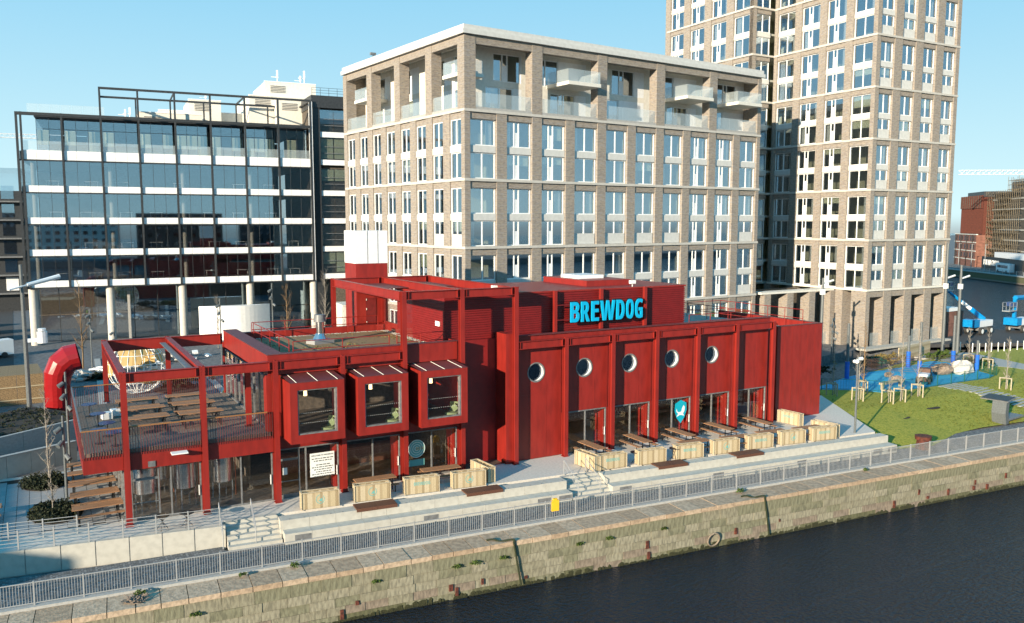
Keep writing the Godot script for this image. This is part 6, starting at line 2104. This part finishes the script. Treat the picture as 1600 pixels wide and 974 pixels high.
	# arched grey bench
	var ab := thing("arched_shelter", Vector3(64.7, -.97, 6.3), .12, "dark grey folded metal shelter bench at the right edge of the lawn", "bench")
	var fold := MB.new()
	var prof := [Vector2(.0, 0), Vector2(.5, 0), Vector2(.34, .9), Vector2(.42, 1.85), Vector2(-.1, 1.85), Vector2(-.22, .9)]
	for z in [-.6, .5]:
		for k in range(1, 5):
			fold.tri(Vector3(prof[0].x, prof[0].y, z), Vector3(prof[k].x, prof[k].y, z), Vector3(prof[k + 1].x, prof[k + 1].y, z))
	for k in 6:
		var p0: Vector2 = prof[k]
		var p1: Vector2 = prof[(k + 1) % 6]
		fold.quad(Vector3(p0.x, p0.y, .5), Vector3(p0.x, p0.y, -.6), Vector3(p1.x, p1.y, -.6), Vector3(p1.x, p1.y, .5))
	mi(ab, "leg_fold", fold.mesh(), M.pole_metal)
	bx(ab, "seat", Vector3(.502, .25, -.6), Vector3(3.2, .40, .5), M.grey_metal)
	var rt := Transform3D(Basis(Vector3(0, 0, 1), .12), Vector3(-.1, 1.86, 0))
	bx(ab, "roof_panel", Vector3(0, 0, -1.6), Vector3(1.5, .08, .6), M.grey_metal, rt)
	for k in 6:
		bx(ab, "roof_slat", Vector3(.05 + k * .24, .083, -1.5), Vector3(.05 + k * .24 + .2, .11, .5), M.dark_metal, rt)
	for k in 2:
		var cv := MB.new()
		var pp := PackedVector2Array()
		for j in 16:
			pp.append(Vector2(cos(TAU * j / 16) * .8, sin(TAU * j / 16) * .35))
		cv.poly(pp, 0, .03)
		one("lawn_cover", cv.mesh(), M.soil, Transform3D(Basis(), [Vector3(57.5, lawn_y(57.5, 2.6) - .005, 2.6), Vector3(62.6, lawn_y(62.6, 1.8) - .005, 1.8)][k]), ["dark oval ground cover plate in the lawn, left", "dark oval ground cover plate in the lawn, right"][k], "cover plate", "lawn cover plates")
	boom_lift(Vector3(111.0, .02, -24.3), .12, 1, "blue boom lift with its arm raised beside the tower")
	boom_lift(Vector3(118.5, .02, -22.8), .1, 0, "blue boom lift with its arm lowered at the right edge")
	var st := thing("material_stack", Vector3(105.5, .02, -25.5), .1, "stack of wrapped red material pallets beside the boom lift", "pallets")
	for k in 4:
		bx(st, "pallet", Vector3(-2 + (k % 2) * 2.3, (k / 2) * 1.7, -1), Vector3(.2 + (k % 2) * 2.3, (k / 2) * 1.7 + 1.66, 1), M.play_rust if k % 2 else M.far_brick)
	bx(st, "tarpaulin", Vector3(-2.1, 3.42, -1.1), Vector3(1.0, 3.9, 1.1), M.white_panel)

func boom_lift(pos: Vector3, turn: float, up: int, label: String) -> void:
	var o := thing("boom_lift", pos, turn, label, "boom lift", "boom lifts")
	for x in [-1.3, 1.3]:
		for z in [-1.0, 1.0]:
			var c := CylinderMesh.new()
			c.top_radius = .5; c.bottom_radius = .5; c.height = .35
			var w := mi(o, "wheel", c, M.tyre, Transform3D(Basis(Vector3.RIGHT, PI / 2), Vector3(x, .5, z)))
			var r := CylinderMesh.new()
			r.top_radius = .32; r.bottom_radius = .32; r.height = .37
			mi(w, "rim", r, M.paper)
	bx(o, "chassis", Vector3(-1.5, .55, -.75), Vector3(1.5, 1.0, .75), M.grey_metal)
	bx(o, "turret", Vector3(-1.6, 1.05, -.9), Vector3(2.2, 1.9, .9), M.white_panel)
	bx(o, "engine_cover", Vector3(-3.0, 1.1, -.95), Vector3(-1.603, 2.1, .9), M.lift_blue)
	var p := Vector3(1.4, 1.9, 0)
	var q := Vector3(-2.6, 6.0, -3.4) if up else Vector3(9, 4.6, -.5)
	if not up:
		p = Vector3(-2.0, 4.9, 0)
		bx(o, "riser", Vector3(-2.2, 2.102, -.2), Vector3(-1.8, 4.7, .2), M.lift_blue)
	for k in 3:
		var b := MB.new()
		b.tube(p.lerp(q, [0, .32, .55][k]), p.lerp(q, [.36, .6, 1.0][k]), [.36, .27, .2][k], [.36, .27, .2][k], 6)
		mi(o, "boom_section", b.mesh(), M.lift_blue if k != 1 else M.white_panel)
	var e := q if up else Vector3(-3.4, 3.2, 0)
	var bk := MB.new()
	bk.box(e + Vector3(-1.2, -.1, -.5), e + Vector3(1.0, 0, .5))
	for x in [-1.15, -.1, .95]:
		for z in [-.48, .46]:
			bk.box(e + Vector3(x, 0, z), e + Vector3(x + .05, 1.1, z + .05))
	for y in [.55, 1.1]:
		for z in [-.48, .46]:
			bk.box(e + Vector3(-1.15, y, z), e + Vector3(1.0, y + .05, z + .05))
	mi(o, "basket", bk.mesh(), M.galvanised)
	bx(o, "control_box", e + Vector3(-.2, .6, -.4), e + Vector3(.9, 1.15, .4), M.car_blue)
